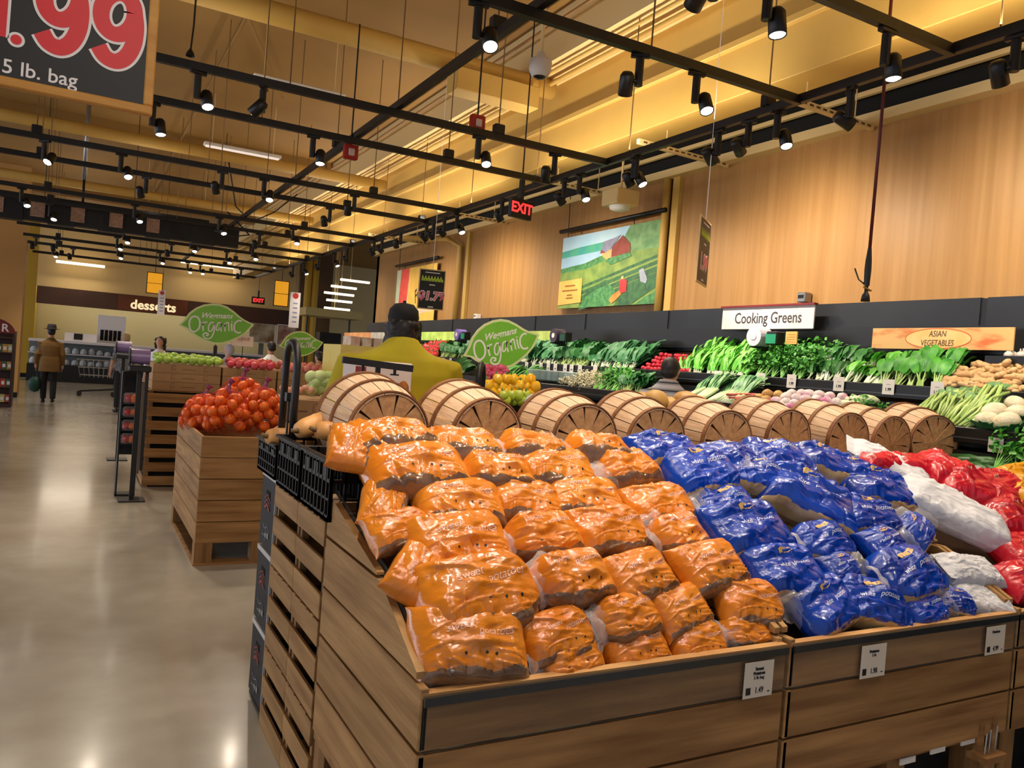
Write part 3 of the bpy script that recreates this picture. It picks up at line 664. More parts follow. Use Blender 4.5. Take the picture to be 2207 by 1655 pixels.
def sprouts(seed):
    rs = random.Random(seed); mb = MB()
    for k in range(40):
        p = V((rs.uniform(-.05, .1), rs.uniform(-.05, .05), rs.uniform(0, .06))); q = p+V((rs.uniform(-.06, .06), rs.uniform(-.05, .05), rs.uniform(-.02, .05)))
        mb.tube([p, (p+q)/2+V((0, 0, .02)), q], .005, 5)
    return mb.mesh('sprouts', [SPR])
heap('bean_sprouts', 'sprouts', [sprouts(k) for k in range(3)], Yat(1290, 820, 4.8), Yat(1225, 820, 4.8), (4.72, 4.84, 4.95), 1.44, .04, .12, 1.0, 'pale heap of bean sprouts', 'bean sprout heaps')
# boxed sprouts: clear trays of cress in two tiers
CRESSF = film_mat('tray_film', (200, 215, 215), fac=.3)
def cress_box(p, label):
    t = thing('cress_tray', label, 'tray', p, 0, 'clear trays of cress')
    MB().box(-.13, -.17, 0, .13, .17, .12).build('clear_tray', CRESSF, t, bevel=.01)
    mb = MB(); rs = random.Random(int(p[1]*100))
    for k in range(150):
        q = V((rs.uniform(-.12, .12), rs.uniform(-.15, .15), 0)); ribbon(mb, q, (rs.uniform(-.2, .2), rs.uniform(-.2, .2), 1), (1, 0, 0), rs.uniform(.06, .11), .003, .009, 0, .004, 3, 0, k)
    mb.build('cress', G['cress'], t)
ya, yb = Yat(1228, 805, 4.75), Yat(1148, 805, 4.75)
for i in range(6): cress_box((4.86, ya+(i+.5)*(yb-ya)/6, 1.47), 'clear tray of cress on lower deck, %s from the right' % nth(i+1))
# cucumbers and greens of the lowest tier, lemons
CUK = mat('cucumber_skin', (40, 84, 40), (62, 110, 52), rough=.35, nscale=10, rnd=.15)
heap('cucumber', 'cucumber', [MB().tube([(-.12, 0, 0), (-.1, 0, .004), (0, 0, .012), (.1, 0, .004), (.12, 0, 0)], [.008, .024, .027, .024, .008], 10).mesh('cucumber', [CUK])],
     2.50, 2.84, (4.46, 4.53, 4.60), 1.17, .035, .07, 1.0, 'dark green cucumber behind last basket', 'cucumbers')
LEM = mat('lemon_skin', (244, 200, 40), (236, 186, 20), rough=.4, nscale=8, bump=.15, bscale=200)
heap('lemon', 'lemon', [MB().ball((0, 0, 0), (.045, .034, .034), 14, 9, 0, None, lambda d: 1+.25*max(0, abs(d.x)-.85)).mesh('lemon', [LEM])],
     2.0, 2.38, (4.46, 4.51, 4.57, 4.61), 1.20, .055, .075, 1.0, 'yellow lemon at right picture edge', 'lemons')
place_bunches('parsley', 'herb_bunch', 2.40, 2.62, 4.5, 1.2, 'dark green herbs on lowest tier', 'herbs on the lowest tier', step=.13, rows=((0, 0),))
# upper shelf under the back panel at right: garlic shelf
wpart(t0 := thing('small_shelf', 'black shelf of garlic above the ginger at picture edge', 'shelf', (5.45, 2.5, 1.85)), MB().box(5.36, 1.6, 1.86, 5.56, 3.2, 1.885).box(5.35, 1.6, 1.86, 5.362, 3.2, 1.91), 'board', CASE)
GAR = mat('garlic_skin', (236, 224, 206), (210, 190, 180), rough=.5, nscale=12)
heap('garlic', 'garlic', [MB().ball((0, 0, 0), (.028, .028, .024), 12, 7, 0, None, lambda d: 1+.1*math.cos(6*math.atan2(d.y, d.x))).tube([(0, 0, .02), (0, 0, .045)], [.008, .003], 6).mesh('garlic', [GAR])],
     2.0, 3.1, (5.4, 5.47), 1.91, .012, .07, 1.0, 'white garlic bulb on the small shelf', 'garlic bulbs')
# price tags hung on the rails
def price_tag(p, w_, h_, label, lines, facing='x', group='price tags on the produce case'):
    M = frame(p, (0, -1, 0), (0, 0, 1)) if facing == 'x' else frame(p, (1, 0, 0), (0, 0, 1))
    t = thing('price_tag', label, 'price tag', M=M, group=group)
    MB().box(-w_/2, -h_/2, 0, w_/2, h_/2, .003).build('card', WHITE, t)
    mb = MB()
    for s_, sz, dx, dy, bo in lines: mb.text(s_, sz, tr(dx, dy, .0035), 0, bo)
    mb.build('lettering', INK, t)
    return t
for i, x in enumerate((2020, 1915, 1808, 1706, 1640, 1547, 1349, 1283, 1250, 1232, 1218, 1197, 1182, 1166, 1150, 1135, 995, 971)):
    q = at(x, 812+.0592*(x-1547), 'X', 5.07); k = 1.2 if x > 1500 else 1
    price_tag((5.07, q.y, q.z), .078*k, .09*k, 'small white price tag on upper black rail, %s from right' % nth(i+1), [('1.99', .024*k, 0, -.018, .0008), ('-----', .02, 0, .02, 0)])
price_tag((4.62, Yat(2147, 950, 4.62), 1.355), .085, .085, 'white price tag hung on the lower black rail under celery', [('1.49', .024, 0, -.02, .0008), ('-----', .02, 0, .02, 0)])
# bag rolls, green tag dispensers and small boards on the back panel
def roll(p, m_, label, gm_):
    t = thing('bag_roll', label, 'bag roll', p, 0, 'plastic bag rolls on the produce case')
    MB().lathe([(0, -.07), (.085, -.07), (.085, .07), (0, .07)], 20, 0, rotm(PI/2, 'Y')).build('roll', m_, t, smooth=False)
    MB().lathe([(0, -.075), (.03, -.075), (.03, .075), (0, .075)], 14, 0, rotm(PI/2, 'Y')).build('core', WHITE, t)
    MB().box(.0, -.02, -.12, .1, .02, .02).box(-.1, -.012, -.10, .1, .012, -.085).build('bracket', BLACK, t)
    MB().box(-.05, -.24, -.07, .05, -.12, .045).build('holder', BLACK, t, bevel=.008)
    MB().box(-.056, -.235, -.06, -.05, -.125, .02).build('green_label', gm_, t)
GREENL = mat('green_label', (28, 150, 104), rough=.4)
roll((5.0, Yat(993, 722, 5.0), at(993, 722, 'X', 5.0).z), mat('purple_film', (130, 110, 190), rough=.3), 'purple bag roll with green label left of big leaf sign', GREENL)
roll((5.1, Yat(1203, 724, 5.1), at(1203, 724, 'X', 5.1).z), mat('dark_purple_film', (60, 46, 66), rough=.3), 'dark purple bag roll right of the big leaf sign', mat('dark_green_label', (20, 70, 50), rough=.4))
roll((5.2, Yat(1637, 726, 5.2), at(1637, 726, 'X', 5.2).z), mat('white_film', (206, 206, 216), rough=.3), 'white bag roll with green label under cooking greens sign', GREENL)
def flat_sign(name, label, cat, p, w_, h_, m_, facing='x', d=.012, group=None, roty=0):
    M = frame(p, (0, -1, 0), (0, 0, 1)) if facing == 'x' else frame(p, (1, 0, 0), (0, 0, 1))
    if roty: M = M @ rotm(roty, 'Y')
    t = thing(name, label, cat, M=M, group=group)
    MB().box(-w_/2, -h_/2, -d, w_/2, h_/2, 0).build('panel', m_, t)
    return t
q = at(1705, 728, 'X', 5.2); s_ = flat_sign('small_notice', 'small amber notice right of the white bag roll', 'sign', q, .12, .105, mat('amber_card', (236, 170, 82), (240, 186, 104), rough=.5, nscale=20))
mb = MB()
for k in range(4): mb.box(-.045, -.035+k*.02, .0005, .045, -.031+k*.02, .001)
mb.build('text_lines', mat('amber_ink', (196, 130, 60)), s_)
def ctr(x0, x1, y0, y1, X): a, b = at(x0, (y0+y1)/2, 'X', X), at(x1, (y0+y1)/2, 'X', X); return (a+b)/2, abs(a.y-b.y)
p, wd = ctr(1557, 1754, 663, 707, 5.42)
s_ = flat_sign('section_sign', 'white Cooking Greens sign with red top strip on the produce case', 'sign', p, wd, .2, mat('sign_cream', (214, 200, 190), (216, 210, 212), rough=.5, nscale=1.5))
MB().box(-wd/2-.01, .1, -.03, wd/2+.01, .118, .02).build('top_strip', mat('maroon', (112, 28, 34), rough=.4), s_)
MB().box(-wd/2, -.108, -.02, wd/2, -.1, .004).build('bottom_edge', BLACK, s_)
MB().text('Cooking Greens', .142, tr(.02, -.004, .001) @ Matrix.Diagonal((.84, 1, 1, 1)), 0, .0016).build('lettering', mat('grey_ink', (60, 56, 62)), s_)
p, wd = ctr(1880, 2185, 707, 752, 5.40)
s_ = flat_sign('section_sign', 'orange patterned ASIAN VEGETABLES sign with red oval above bok choy', 'sign', p, wd, .155, mat('asian_panel', (224, 178, 112), (214, 112, 56), rough=.5, nscale=4, stretch=(1, 3, 1), contrast=(.5, .68)))
mb = MB(); pts = [(math.cos(a*PI/16)*.25, math.sin(a*PI/16)*.072) for a in range(33)]
mb.stroke(pts, .006, tr(0, 0, .0006), 0, 2); mb.build('oval', mat('oval_orange', (226, 100, 50)), s_)
MB().add([(math.cos(a*PI/16)*.248, math.sin(a*PI/16)*.07, .0008) for a in range(32)], [tuple(range(32))]).build('oval_ground', mat('asian_cream', (246, 206, 140), (240, 190, 112), nscale=9), s_)
MB().text('ASIAN', .062, tr(.0, .032, .002) @ Matrix.Diagonal((.75, 1, 1, 1)), shear=.15).text('VEGETABLES', .062, tr(0, -.034, .002) @ Matrix.Diagonal((.72, 1, 1, 1)), shear=.12).build('lettering', mat('brown_ink', (96, 62, 36)), s_)
# amber and green band of price strips on the far case
for i, (xa, xb, col) in enumerate([(742, 800, (232, 150, 90)), (800, 872, (206, 198, 180)), (905, 985, (168, 200, 84)), (1095, 1190, (170, 190, 90))]):
    a, b = Yat(xa, 722, 5.5), Yat(xb, 722, 5.5)
    o = flat_sign('shelf_banner', ('orange', 'pale', 'light green', 'yellow green')[i]+' banner strip along the far produce case back panel', 'banner', (5.5, (a+b)/2, 2.04), a-b if a > b else b-a, .15, mat('banner%d' % i, col, tuple(min(255, c+40) for c in col), nscale=5, rough=.5))
# small grey box on the wall above the white sign
t = thing('wall_sensor', 'small grey box on the wall above Cooking Greens sign', 'sensor', at(1731, 641, 'X', 5.68))
MB().box(-.03, -.045, -.045, .06, .045, .045).build('box', STEEL, t, bevel=.006); MB().box(-.034, -.03, -.01, -.03, .03, .02).build('face', DARK, t)
t = thing('wall_sensor', 'small pale sensor on the wall far left of landscape banner', 'sensor', at(1027, 682, 'X', 5.68))
MB().box(-.03, -.05, -.04, .06, .05, .04).build('box', WHITE, t, bevel=.006); MB().box(-.034, -.03, -.01, -.03, .03, .02).build('face', STEEL, t)

# ------------------------------------------------------------------ wooden potato bins in front
def slope_z(y):                # top edge of a bin's side board
    if y < 2.08: return .812 + (y-1.727)/(2.08-1.727)*(.985-.812)
    return .985 + (y-2.08)/(2.60-2.08)*(1.116-.985)
YF, YB = 1.727, 2.60
def wood_bin(x0, x1, label, side=True):
    t = thing('wooden_bin', label, 'bin', ((x0+x1)/2, 2.16, 0))
    yf, yb = YF, YB
    for z0, z1 in ((.325, .48), (.488, .638), (.648, .778)):
        wpart(t, MB().box(x0+.004, yf, z0, x1-.004, yf+.022, z1), 'front_plank', WX, bevel=.003)
    wpart(t, MB().box(x0+.004, yf-.002, .778, x1-.004, yf+.028, .790), 'top_lip', mat('worn_lip', (206, 158, 100), (176, 124, 70), rough=.6, nscale=4))
    for X in ((x0, x0+.022), (x1-.022, x1)):
        for z0, z1 in ((.325, .477), (.487, .640), (.650, .803)):
            wpart(t, MB().box(X[0], yf+.022 if X[0] != x0 else yf, z0, X[1], yb, z1), 'side_plank', WY, bevel=.003)
        ys = [yf+k*(yb-yf)/24 for k in range(25)]
        for lo, hi in ((.812, .970), (.980, 1.116)):
            top = [(y, min(hi, slope_z(y))) for y in ys if slope_z(y) > lo+.002]
            poly = [(top[0][0], lo)] + [(yb, lo)] + [(yb, top[-1][1])] + [(a, b) for a, b in reversed(top[:-1])]
            M = Matrix(((0, 0, 1, X[0]), (1, 0, 0, 0), (0, 1, 0, 0), (0, 0, 0, 1)))
            wpart(t, MB().prism(poly, X[1]-X[0], 0, M), 'side_plank', WY)
    wpart(t, MB().box(x0+.022, yb-.02, .3, x1-.022, yb, 1.09), 'back_board', WX)
    d0, d1 = (yf+.03, .66), (yb-.02, 1.06)
    wpart(t, MB().add([(x0+.022, d0[0], d0[1]), (x1-.022, d0[0], d0[1]), (x1-.022, d1[0], d1[1]), (x0+.022, d1[0], d1[1]),
                       (x0+.022, d0[0], d0[1]-.02), (x1-.022, d0[0], d0[1]-.02), (x1-.022, d1[0], d1[1]-.02), (x0+.022, d1[0], d1[1]-.02)],
                      [(0, 1, 2, 3), (4, 7, 6, 5), (0, 4, 5, 1), (1, 5, 6, 2), (2, 6, 7, 3), (3, 7, 4, 0)]), 'sloped_deck', mat('gap_shade_deck', (92, 62, 38), (60, 40, 26), rough=.8, nscale=3))  # dark board colour paints the shade of gaps between the bags
    # pallet under the bin
    for xx in (x0+.005, (x0+x1)/2-.05, x1-.105):
        for yy in (yf+.03, yb-.14): wpart(t, MB().box(xx, yy, .03, xx+.1, yy+.12, .30), 'pallet_block', WZ)
    for z in (0, .30):
        wpart(t, MB().box(x0+.003, yf+.03, z, x1-.003, yf+.14, z+.024).box(x0+.003, yb-.13, z, x1-.003, yb-.01, z+.024).box(x0+.003, yf+.14, z, x0+.11, yb-.13, z+.024), 'pallet_board', WX)
    wpart(t, MB().box(x0+.12, yf+.16, 0.03, x1-.12, yf+.18, .30), 'shade_panel', DARK)  # dark sheet stands in for the shade inside the pallet
    # clear acrylic price guard on the front with a dark glued top edge
    wpart(t, MB().box(x0+.006, yf-.012, .65, x1-.006, yf-.007, .78), 'acrylic_guard', ACRY)
    wpart(t, MB().box(x0+.006, yf-.014, .762, x1-.006, yf-.005, .784), 'guard_edge', mat('guard_edge', (46, 48, 48), rough=.2, coat=.5))
    if side:
        pts = [(y, slope_z(y)+.012) for y in (yf, 1.9, 2.08, 2.3, yb)]
        mb = MB()
        for (a, za), (b, zb) in zip(pts, pts[1:]):
            mb.add([(x0+.024, a, za-.1), (x0+.024, b, zb-.1), (x0+.024, b, zb), (x0+.024, a, za), (x0+.029, a, za-.1), (x0+.029, b, zb-.1), (x0+.029, b, zb), (x0+.029, a, za)],
                   [(0, 1, 2, 3), (4, 7, 6, 5), (3, 2, 6, 7), (0, 4, 5, 1)])
        wpart(t, mb, 'side_guard', ACRY)
    return t
wood_bin(.763, 1.993, 'wooden bin of orange potato bags with clear front guard')
wood_bin(2.005, 3.24, 'wooden bin of blue and white potato bags', False)
wood_bin(3.252, 4.25, 'wooden bin of red potato bags at right picture edge', False)
# pale staples and scuffed slips under the second bin
for i, (x, y) in enumerate(((2085, 1597), (2020, 1615), (1955, 1638))):
    p = at(x, y, 'Y', YF+.01)
    t = thing('paper_slip', 'white slip tucked under the blue bag bin, %s from the right' % nth(i+1), 'slip', p, 0, 'white slips under the bin')
    MB().box(-.042, -.004, -.011, .042, .001, .011).build('slip', WHITE, t)
t = thing('wood_scrap', 'small wooden cleat with wires below the blue bag bin', 'cleat', at(2130, 1630, 'Y', 1.70))
MB().box(-.06, -.03, -.012, .07, .05, .012).box(-.03, .02, .012, .0, .045, .12).box(.05, .02, .012, .08, .045, .13).build('cleat', WX, t)
MB().tube([(0, 0, .01), (.005, 0, .1)], .003, 5).tube([(.04, 0, .01), (.045, 0, .11)], .003, 5).tube([(-.025, 0, .01), (-.02, 0, .09)], .003, 5).build('wire', STEEL, t)
# three price cards on the guards
def bin_card(px0, px1, py0, py1, label, big, small):
    a, b = at(px0, py0, 'Y', YF-.0155), at(px1, py1, 'Y', YF-.0155); w_ = b.x-a.x; h_ = a.z-b.z
    t = thing('price_card', label, 'price card', M=frame((a+b)/2, (1, 0, 0), (0, 0, 1)), group='price cards on the bins')
    MB().box(-w_/2, -h_/2, -.002, w_/2, h_/2, 0).build('card', mat('card_ivory', (226, 214, 196), rough=.6), t, bevel=.0005)
    mb = MB()
    for k, (s_, bo) in enumerate(small): mb.text(s_, .0135, tr(0, h_*.30-k*.0135, .0008), 0, bo)
    mb.text(big, .026, tr(0.004, -h_*.30, .0008) @ Matrix.Diagonal((.8, 1, 1, 1)))
    for k in range(9): mb.box(-w_*.42+k*.0022, -h_*.4, .0005, -w_*.42+k*.0022+.0013, -h_*.2, .001)
    mb.box(w_*.32, -h_*.38, .0005, w_*.40, -h_*.35, .001)
    mb.build('lettering', INK, t)
bin_card(1607, 1663, 1430, 1497, 'ivory price card on the guard of orange bag bin', '1.49', [('Sweet', .0005), ('Potatoes', .0005), ('5 lb bag', 0)])
bin_card(1859, 1906, 1393, 1455, 'ivory price card in the middle of blue bag bin guard', '1.98', [('Potatoes', .0005), ('5 lb', 0)])
bin_card(2128, 2163, 1352, 1406, 'ivory price card at right end of blue bag bin guard', '4.99', [('Potatoes', .0005)])

# ------------------------------------------------------------------ plastic potato bags
def bag_mat(nm, a, b, rough=.2):
    return mat(nm, a, b, rough=rough, spec=.5, coat=.4, nscale=3, stretch=(1, 2.5, 1), bump=.16, bscale=40, bstretch=(1, 3, 1), rnd=.07, crease=.12)
ORG = bag_mat('orange_film', (224, 136, 38), (214, 120, 28))
BLU = bag_mat('blue_film', (0, 64, 178), (0, 46, 138))
REDF = bag_mat('red_film', (214, 30, 52), (188, 18, 40))
YELF = bag_mat('yellow_film', (240, 172, 24), (228, 150, 20))
PAPER = mat('white_paper_bag', (216, 214, 218), (198, 197, 202), rough=.7, nscale=4, bump=.6, bscale=18, crease=.5, rnd=.03)
POTT = mat('potatoes_in_film', (150, 112, 80), (96, 68, 46), rough=.15, coat=.7, nscale=14, spec=.6, contrast=(.3, .7))
POTW = mat('white_potatoes_in_film', (206, 172, 116), (170, 130, 80), rough=.15, coat=.7, nscale=14, spec=.6)
LETT = mat('lettering_white', (236, 190, 170), rough=.35)
LETW = mat('lettering_pale', (222, 228, 244), rough=.35)
GOLD = mat('gold_banner', (206, 166, 96), rough=.35)
def make_bag(seed, L, W, T, film, pots, words, letm, neck=0, banner=False, paper=False, word='potato_bag', strip=True, holes=True):
    rs = random.Random(seed); NU, NV = 78, 60
    lumps = [(rs.uniform(-.75, .75)*L/2, rs.uniform(-.7, .7)*W/2, rs.uniform(.03, .05), rs.uniform(.002, .010)) for _ in range(9)]
    folds = []
    for _ in range(46 if not paper else 20):
        e = rs.choice((-1, 1)); a = rs.uniform(-.5, .5) + (0 if e > 0 else PI)
        p0 = V((e*L/2*rs.uniform(.3, .95), rs.uniform(-.95, .95)*W/2)); folds.append((p0, V((-math.cos(a)*1, -math.sin(a)*.9)), rs.uniform(.08, .22), rs.uniform(.003, .008), rs.choice((-1, 1, 1)), rs.choice((.005, .007, .016, .024))))
    for _ in range(22):
        p0 = V((rs.uniform(-.8, .8)*L/2, rs.choice((-1, 1))*W/2*.95)); folds.append((p0, V((rs.uniform(-.5, .5), -math.copysign(1, p0.y))), rs.uniform(.06, .15), rs.uniform(.003, .008), rs.choice((-1, 1)), rs.choice((.005, .008, .018))))
    px = 3.6 if not paper else 5
    def pos(u, v, top):
        su, sv = math.copysign(abs(u)**.8, u), math.copysign(abs(v)**.8, v)
        x = su*L/2*(1-.05*v*v+.07*v**6+.04*nz(v*1.5, seed, 3)); y = sv*W/2*(1-.12*u*u+.15*u**6+.05*nz(u*2, seed, 9))
        taper = 1
        if neck and u*neck > .45: taper = 1-.62*((u*neck-.45)/.55)**1.5; y *= taper
        e = max(0, 1-abs(u)**px)**.5*max(0, 1-abs(v)**px)**.5
        h = T/2*e*(.8+.2*taper)
        k = min(1, e*1.6)
        for lx, ly, lr, la in lumps:
            d2 = ((x-lx)**2+(y-ly)**2)/(lr*lr); 
            if d2 < 6: h += la*math.exp(-d2)*k
        if top:
            for p0, d, ln, am, sg, fw in folds:
                q = V((x, y))-p0; s_ = q.dot(d)/ln
                if 0 < s_ < 1:
                    t_ = abs(q.x*d.y-q.y*d.x)/d.length; h += sg*am*k*max(0, 1-t_/fw)*math.sin(PI*min(1, s_*1.2+.1))
            h += .004*nz(x, y, seed, 26)*k
        return (x, y, h if top else -h*.72)
    body, panel = MB(), MB()
    for top in (True, False):
        g = [[pos(-1+2*i/NU, -1+2*j/NV, top) for j in range(NV+1)] for i in range(NU+1)]
        vs = [p for r in g for p in r]; fb = []; fp = []
        for i in range(NU):
            for j in range(NV):
                f = (i*(NV+1)+j, (i+1)*(NV+1)+j, (i+1)*(NV+1)+j+1, i*(NV+1)+j+1)
                if not top: f = f[::-1]
                v = -1+2*(j+.5)/NV; u = -1+2*(i+.5)/NU
                lim = (-.66 if pots is POTT else -.83) + .12*nz(u*2.2, seed, 5) if top else -.45
                (fp if (strip and v < lim and abs(u) < .93) else fb).append(f)
        body.add(vs, fb); panel.add(vs, fp)
    t = thing(word, 'bag', 'potato bag')
    bo = body.build('paper_body' if paper else 'printed_film', film, t, smooth=True)
    if strip: panel.build('clear_side_panel', pots, t, smooth=True)
    bv = BVHTree.FromPolygons([V(p) for p in body.v], body.f)
    def drape(mb, lift=.0016):
        out = []
        for p in mb.v:
            h = bv.ray_cast(V((p[0], p[1], .5)), V((0, 0, -1)))[0]
            out.append((p[0], p[1], (h.z if h is not None else 0)+lift+p[2]))
        mb.v = out; return mb
    if words:
        mb = MB(); 
        for s_, sz, dx, dy, rot in words: 
            vs, fs = text_geo(s_, sz*.92, 0, .4, 'CENTER', 0, 1); mb.add(vs, fs, 0, tr(dx, dy, 0) @ rotm(rot, 'Z'))
        drape(mb).build('printed_lettering', letm, t)
    if banner:
        mb = MB(); M = tr(-.01, W*.24, 0) @ rotm(.12, 'Z')
        for i in range(8):
            x = -.035+i*.00875; mb.add([(x, -.012+.003*math.sin(i), 0), (x+.00875, -.010+.003*math.sin(i+1), 0), (x+.00875, .008+.003*math.sin(i+1), 0), (x, .008+.003*math.sin(i), 0)], [(0, 1, 2, 3)], 0, M)
        drape(mb, .0012).build('logo_banner', GOLD, t)
    if holes:
        mb = MB()
        for k in range(3):
            cx, cy = (k-1)*.05+rs.uniform(-.02, .05), -W/2*rs.uniform(.36, .46)
            mb.add([(cx+.0045*math.cos(a*PI/4), cy+.0045*math.sin(a*PI/4), 0) for a in range(8)], [tuple(range(8))])
        drape(mb, .001).build('vent_holes', INK, t)
    if neck:
        mb = MB(); n, m_ = 7, 22
        for i in range(n):
            s_ = i/(n-1)
            for j in range(m_):
                a = 2*PI*j/m_; r = (.045+.035*s_)*(1+.45*nz(math.cos(a)*2, math.sin(a)*2, s_*3+seed, 1.6)); zz = .02+.035*s_
                mb.v.append((neck*(L/2*.93-.03+.105*s_+.02*nz(j*.7, i, seed)), r*math.cos(a)*1.15, zz*math.sin(a)*(1.1+.5*nz(j, i, seed, .9))+.01))
        mb.f = [(i*m_+j, i*m_+(j+1) % m_, (i+1)*m_+(j+1) % m_, (i+1)*m_+j) for i in range(n-1) for j in range(m_)]; mb.mi = [0]*len(mb.f)
        mb.build('clear_neck', FILM, t, smooth=True)
    if paper:
        MB().box(-L/2-.05, -W/2*.88, -.004, -L/2+.05, W/2*.80, .004, 0, tr(.02, 0, .012) @ rotm(.08, 'Y')).build('folded_top', film, t, bevel=.002)
    return t
SW = [('sweet', .036, -.05, .025, .10), ('potatoes', .036, .055, .012, .10)]
WP = [('white', .03, -.055, -.005, .10), ('potatoes', .03, .045, .005, .10)]
ORGB = [make_bag(11+k, (.34, .32, .36, .31)[k], (.235, .22, .24, .21)[k], (.15, .16, .145, .16)[k], ORG, POTT, [(a, b, c, d+(.02 if k % 2 else 0), e) for a, b, c, d, e in SW], LETT, neck=(0, -1, 1, -1)[k], word='sweet_potato_bag') for k in range(4)]
BLUB = [make_bag(31+k, (.36, .33, .35, .31)[k], (.24, .22, .23, .21)[k], (.15, .16, .15, .15)[k], BLU, POTW, WP, LETW, neck=(0, 1, -1, 1)[k], banner=True, word='white_potato_bag', holes=False) for k in range(4)]
REDB = [make_bag(51+k, .31, .22, .16, REDF, POTT, [('red', .034, -.04, .02, .1)], LETT, neck=(1, 0)[k], word='red_potato_bag', strip=False, holes=False) for k in range(2)]
PAPB = [make_bag(61+k, .46, .23, .13, PAPER, POTW, None, LETT, paper=True, word='paper_potato_bag', strip=False, holes=False) for k in range(2)]
YELB = [make_bag(71, .30, .22, .15, YELF, POTT, None, LETT, word='yellow_potato_bag', strip=False, holes=False)]
USED = set()
PK = .64; PN = V((0, -PK, 1)).normalized()
def put_bag(lib, k, x, y, wpx, rot, label, group, lift=0, pitch=0, roll_=0):
    # the point of the sloping pile seen at this pixel
    d = CR*((x-1103.5)/F) + CU*((827.5-y)/F) + CF; o = V((0, 0, CH)); p0 = V((0, 1.818, .821+lift))
    s_ = (p0-o).dot(PN)/d.dot(PN); P = o+d*s_
    src = lib[k % len(lib)]
    L = {'sweet_potato_bag': (.34, .32, .36, .31), 'white_potato_bag': (.36, .33, .35, .31)}.get(src.name.split('.')[0], (.31,)*4 if 'paper' not in src.name else (.46,)*4)[k % 4]
    size = wpx/1719*(P-o).dot(CF)/.93
    sx = max(.6, min(1.35, size/L))
    M = tr(*P) @ frame((0, 0, 0), (1, 0, 0), (0, .84, .54)) @ rotm(rot, 'Z') @ rotm(pitch, 'Y') @ rotm(roll_, 'X') @ Matrix.Scale(sx, 4)
    if src.name in USED: return dup(src, M, label, group)
    USED.add(src.name); src.matrix_world = M; src['label'] = label; src['group'] = group
    return src
ROLL = {'back': -.30, 'second': -.05, 'third': .05, 'fourth': .12, 'fifth': .15, 'sixth': .25, 'front': .25}
rows_o = [
 ('back', [(842, 956, 180, .12, 0), (995, 972, 168, -.05, 2), (1143, 980, 145, .0, 3), (1285, 982, 145, -.08, 1)]),
 ('second', [(893, 1022, 215, .02, 0), (1068, 1030, 155, -.05, 1), (1192, 1022, 180, -.08, 2), (1345, 1022, 145, .15, 3)]),
 ('third', [(826, 1088, 95, 1.2, 2), (985, 1092, 185, -.08, 0), (1130, 1088, 160, -.1, 2), (1255, 1082, 165, -.15, 0), (1418, 1098, 165, .08, 2)]),
 ('fourth', [(862, 1148, 112, .2, 2), (985, 1182, 215, .08, 0), (1165, 1168, 165, .12, 3), (1310, 1150, 175, .05, 2), (1455, 1158, 135, .2, 1)]),
 ('fifth', [(893, 1240, 105, .9, 0), (1030, 1288, 265, .12, 2), (1225, 1255, 180, .15, 1), (1372, 1248, 165, .2, 0), (1525, 1228, 165, .15, 0)]),
 ('sixth', [(1008, 1395, 235, -.1, 0), (1200, 1372, 165, .15, 2), (1345, 1338, 150, .18, 3), (1462, 1318, 140, .25, 0), (1612, 1305, 155, -.12, 2)]),
 ('front', [(1220, 1425, 150, .15, 3), (1365, 1398, 150, .1, 0), (1500, 1388, 125, .0, 2), (1600, 1366, 110, -.05, 3)])]
lifts = {'back': .03, 'second': .03, 'third': .02, 'fourth': .03, 'fifth': .05, 'sixth': .015, 'front': -.03}
for rn, lst in rows_o:
    for i, (x, y, wp, rot, k) in enumerate(lst):
        put_bag(ORGB, k, x, y, wp*1.04, rot, 'orange sweet potato bag, %s from left in %s row of the pile' % (nth(i+1), rn), 'orange sweet potato bags', lifts[rn], 0, ROLL[rn])
put_bag(ORGB, 0, 752, 968, 120, 1.3, 'orange bag end poking out over the black crate', 'orange sweet potato bags', .05)
put_bag(ORGB, 2, 932, 1335, 110, 1.1, 'orange sweet potato bag wedged against the left bin side low down', 'orange sweet potato bags', -.02)
rows_b = [
 ('back', [(1432, 984, 160, -.02, 0), (1570, 996, 125, -.1, 3), (1665, 1000, 165, -.12, 2), (1775, 1010, 155, -.3, 0)]),
 ('second', [(1500, 1030, 185, .1, 1), (1630, 1035, 150, -.3, 2), (1835, 1030, 120, -.1, 3), (1885, 1062, 165, -.2, 0)]),
 ('third', [(1560, 1098, 150, .1, 2), (1732, 1082, 205, -.62, 0), (1862, 1122, 150, -.2, 1), (1965, 1150, 110, .5, 3)]),
 ('fourth', [(1603, 1150, 200, .06, 0), (1768, 1172, 140, .1, 2), (1897, 1178, 115, .15, 3)]),
 ('fifth', [(1685, 1238, 180, .0, 0), (1805, 1228, 95, .1, 3), (1945, 1245, 185, .15, 2)]),
 ('front', [(1770, 1310, 175, .25, 0), (1868, 1305, 170, -.35, 2), (1982, 1315, 120, .05, 1), (2052, 1302, 95, -.4, 3)])]
lb = {'back': .03, 'second': .03, 'third': .02, 'fourth': .03, 'fifth': .03, 'front': -.01}
for rn, lst in rows_b:
    for i, (x, y, wp, rot, k) in enumerate(lst):
        put_bag(BLUB, k, x, y, wp*1.04, rot, 'blue white-potato bag, %s from left in %s row of the pile' % (nth(i+1), rn), 'blue potato bags', lb[rn], 0, ROLL[rn]*.6+.06)
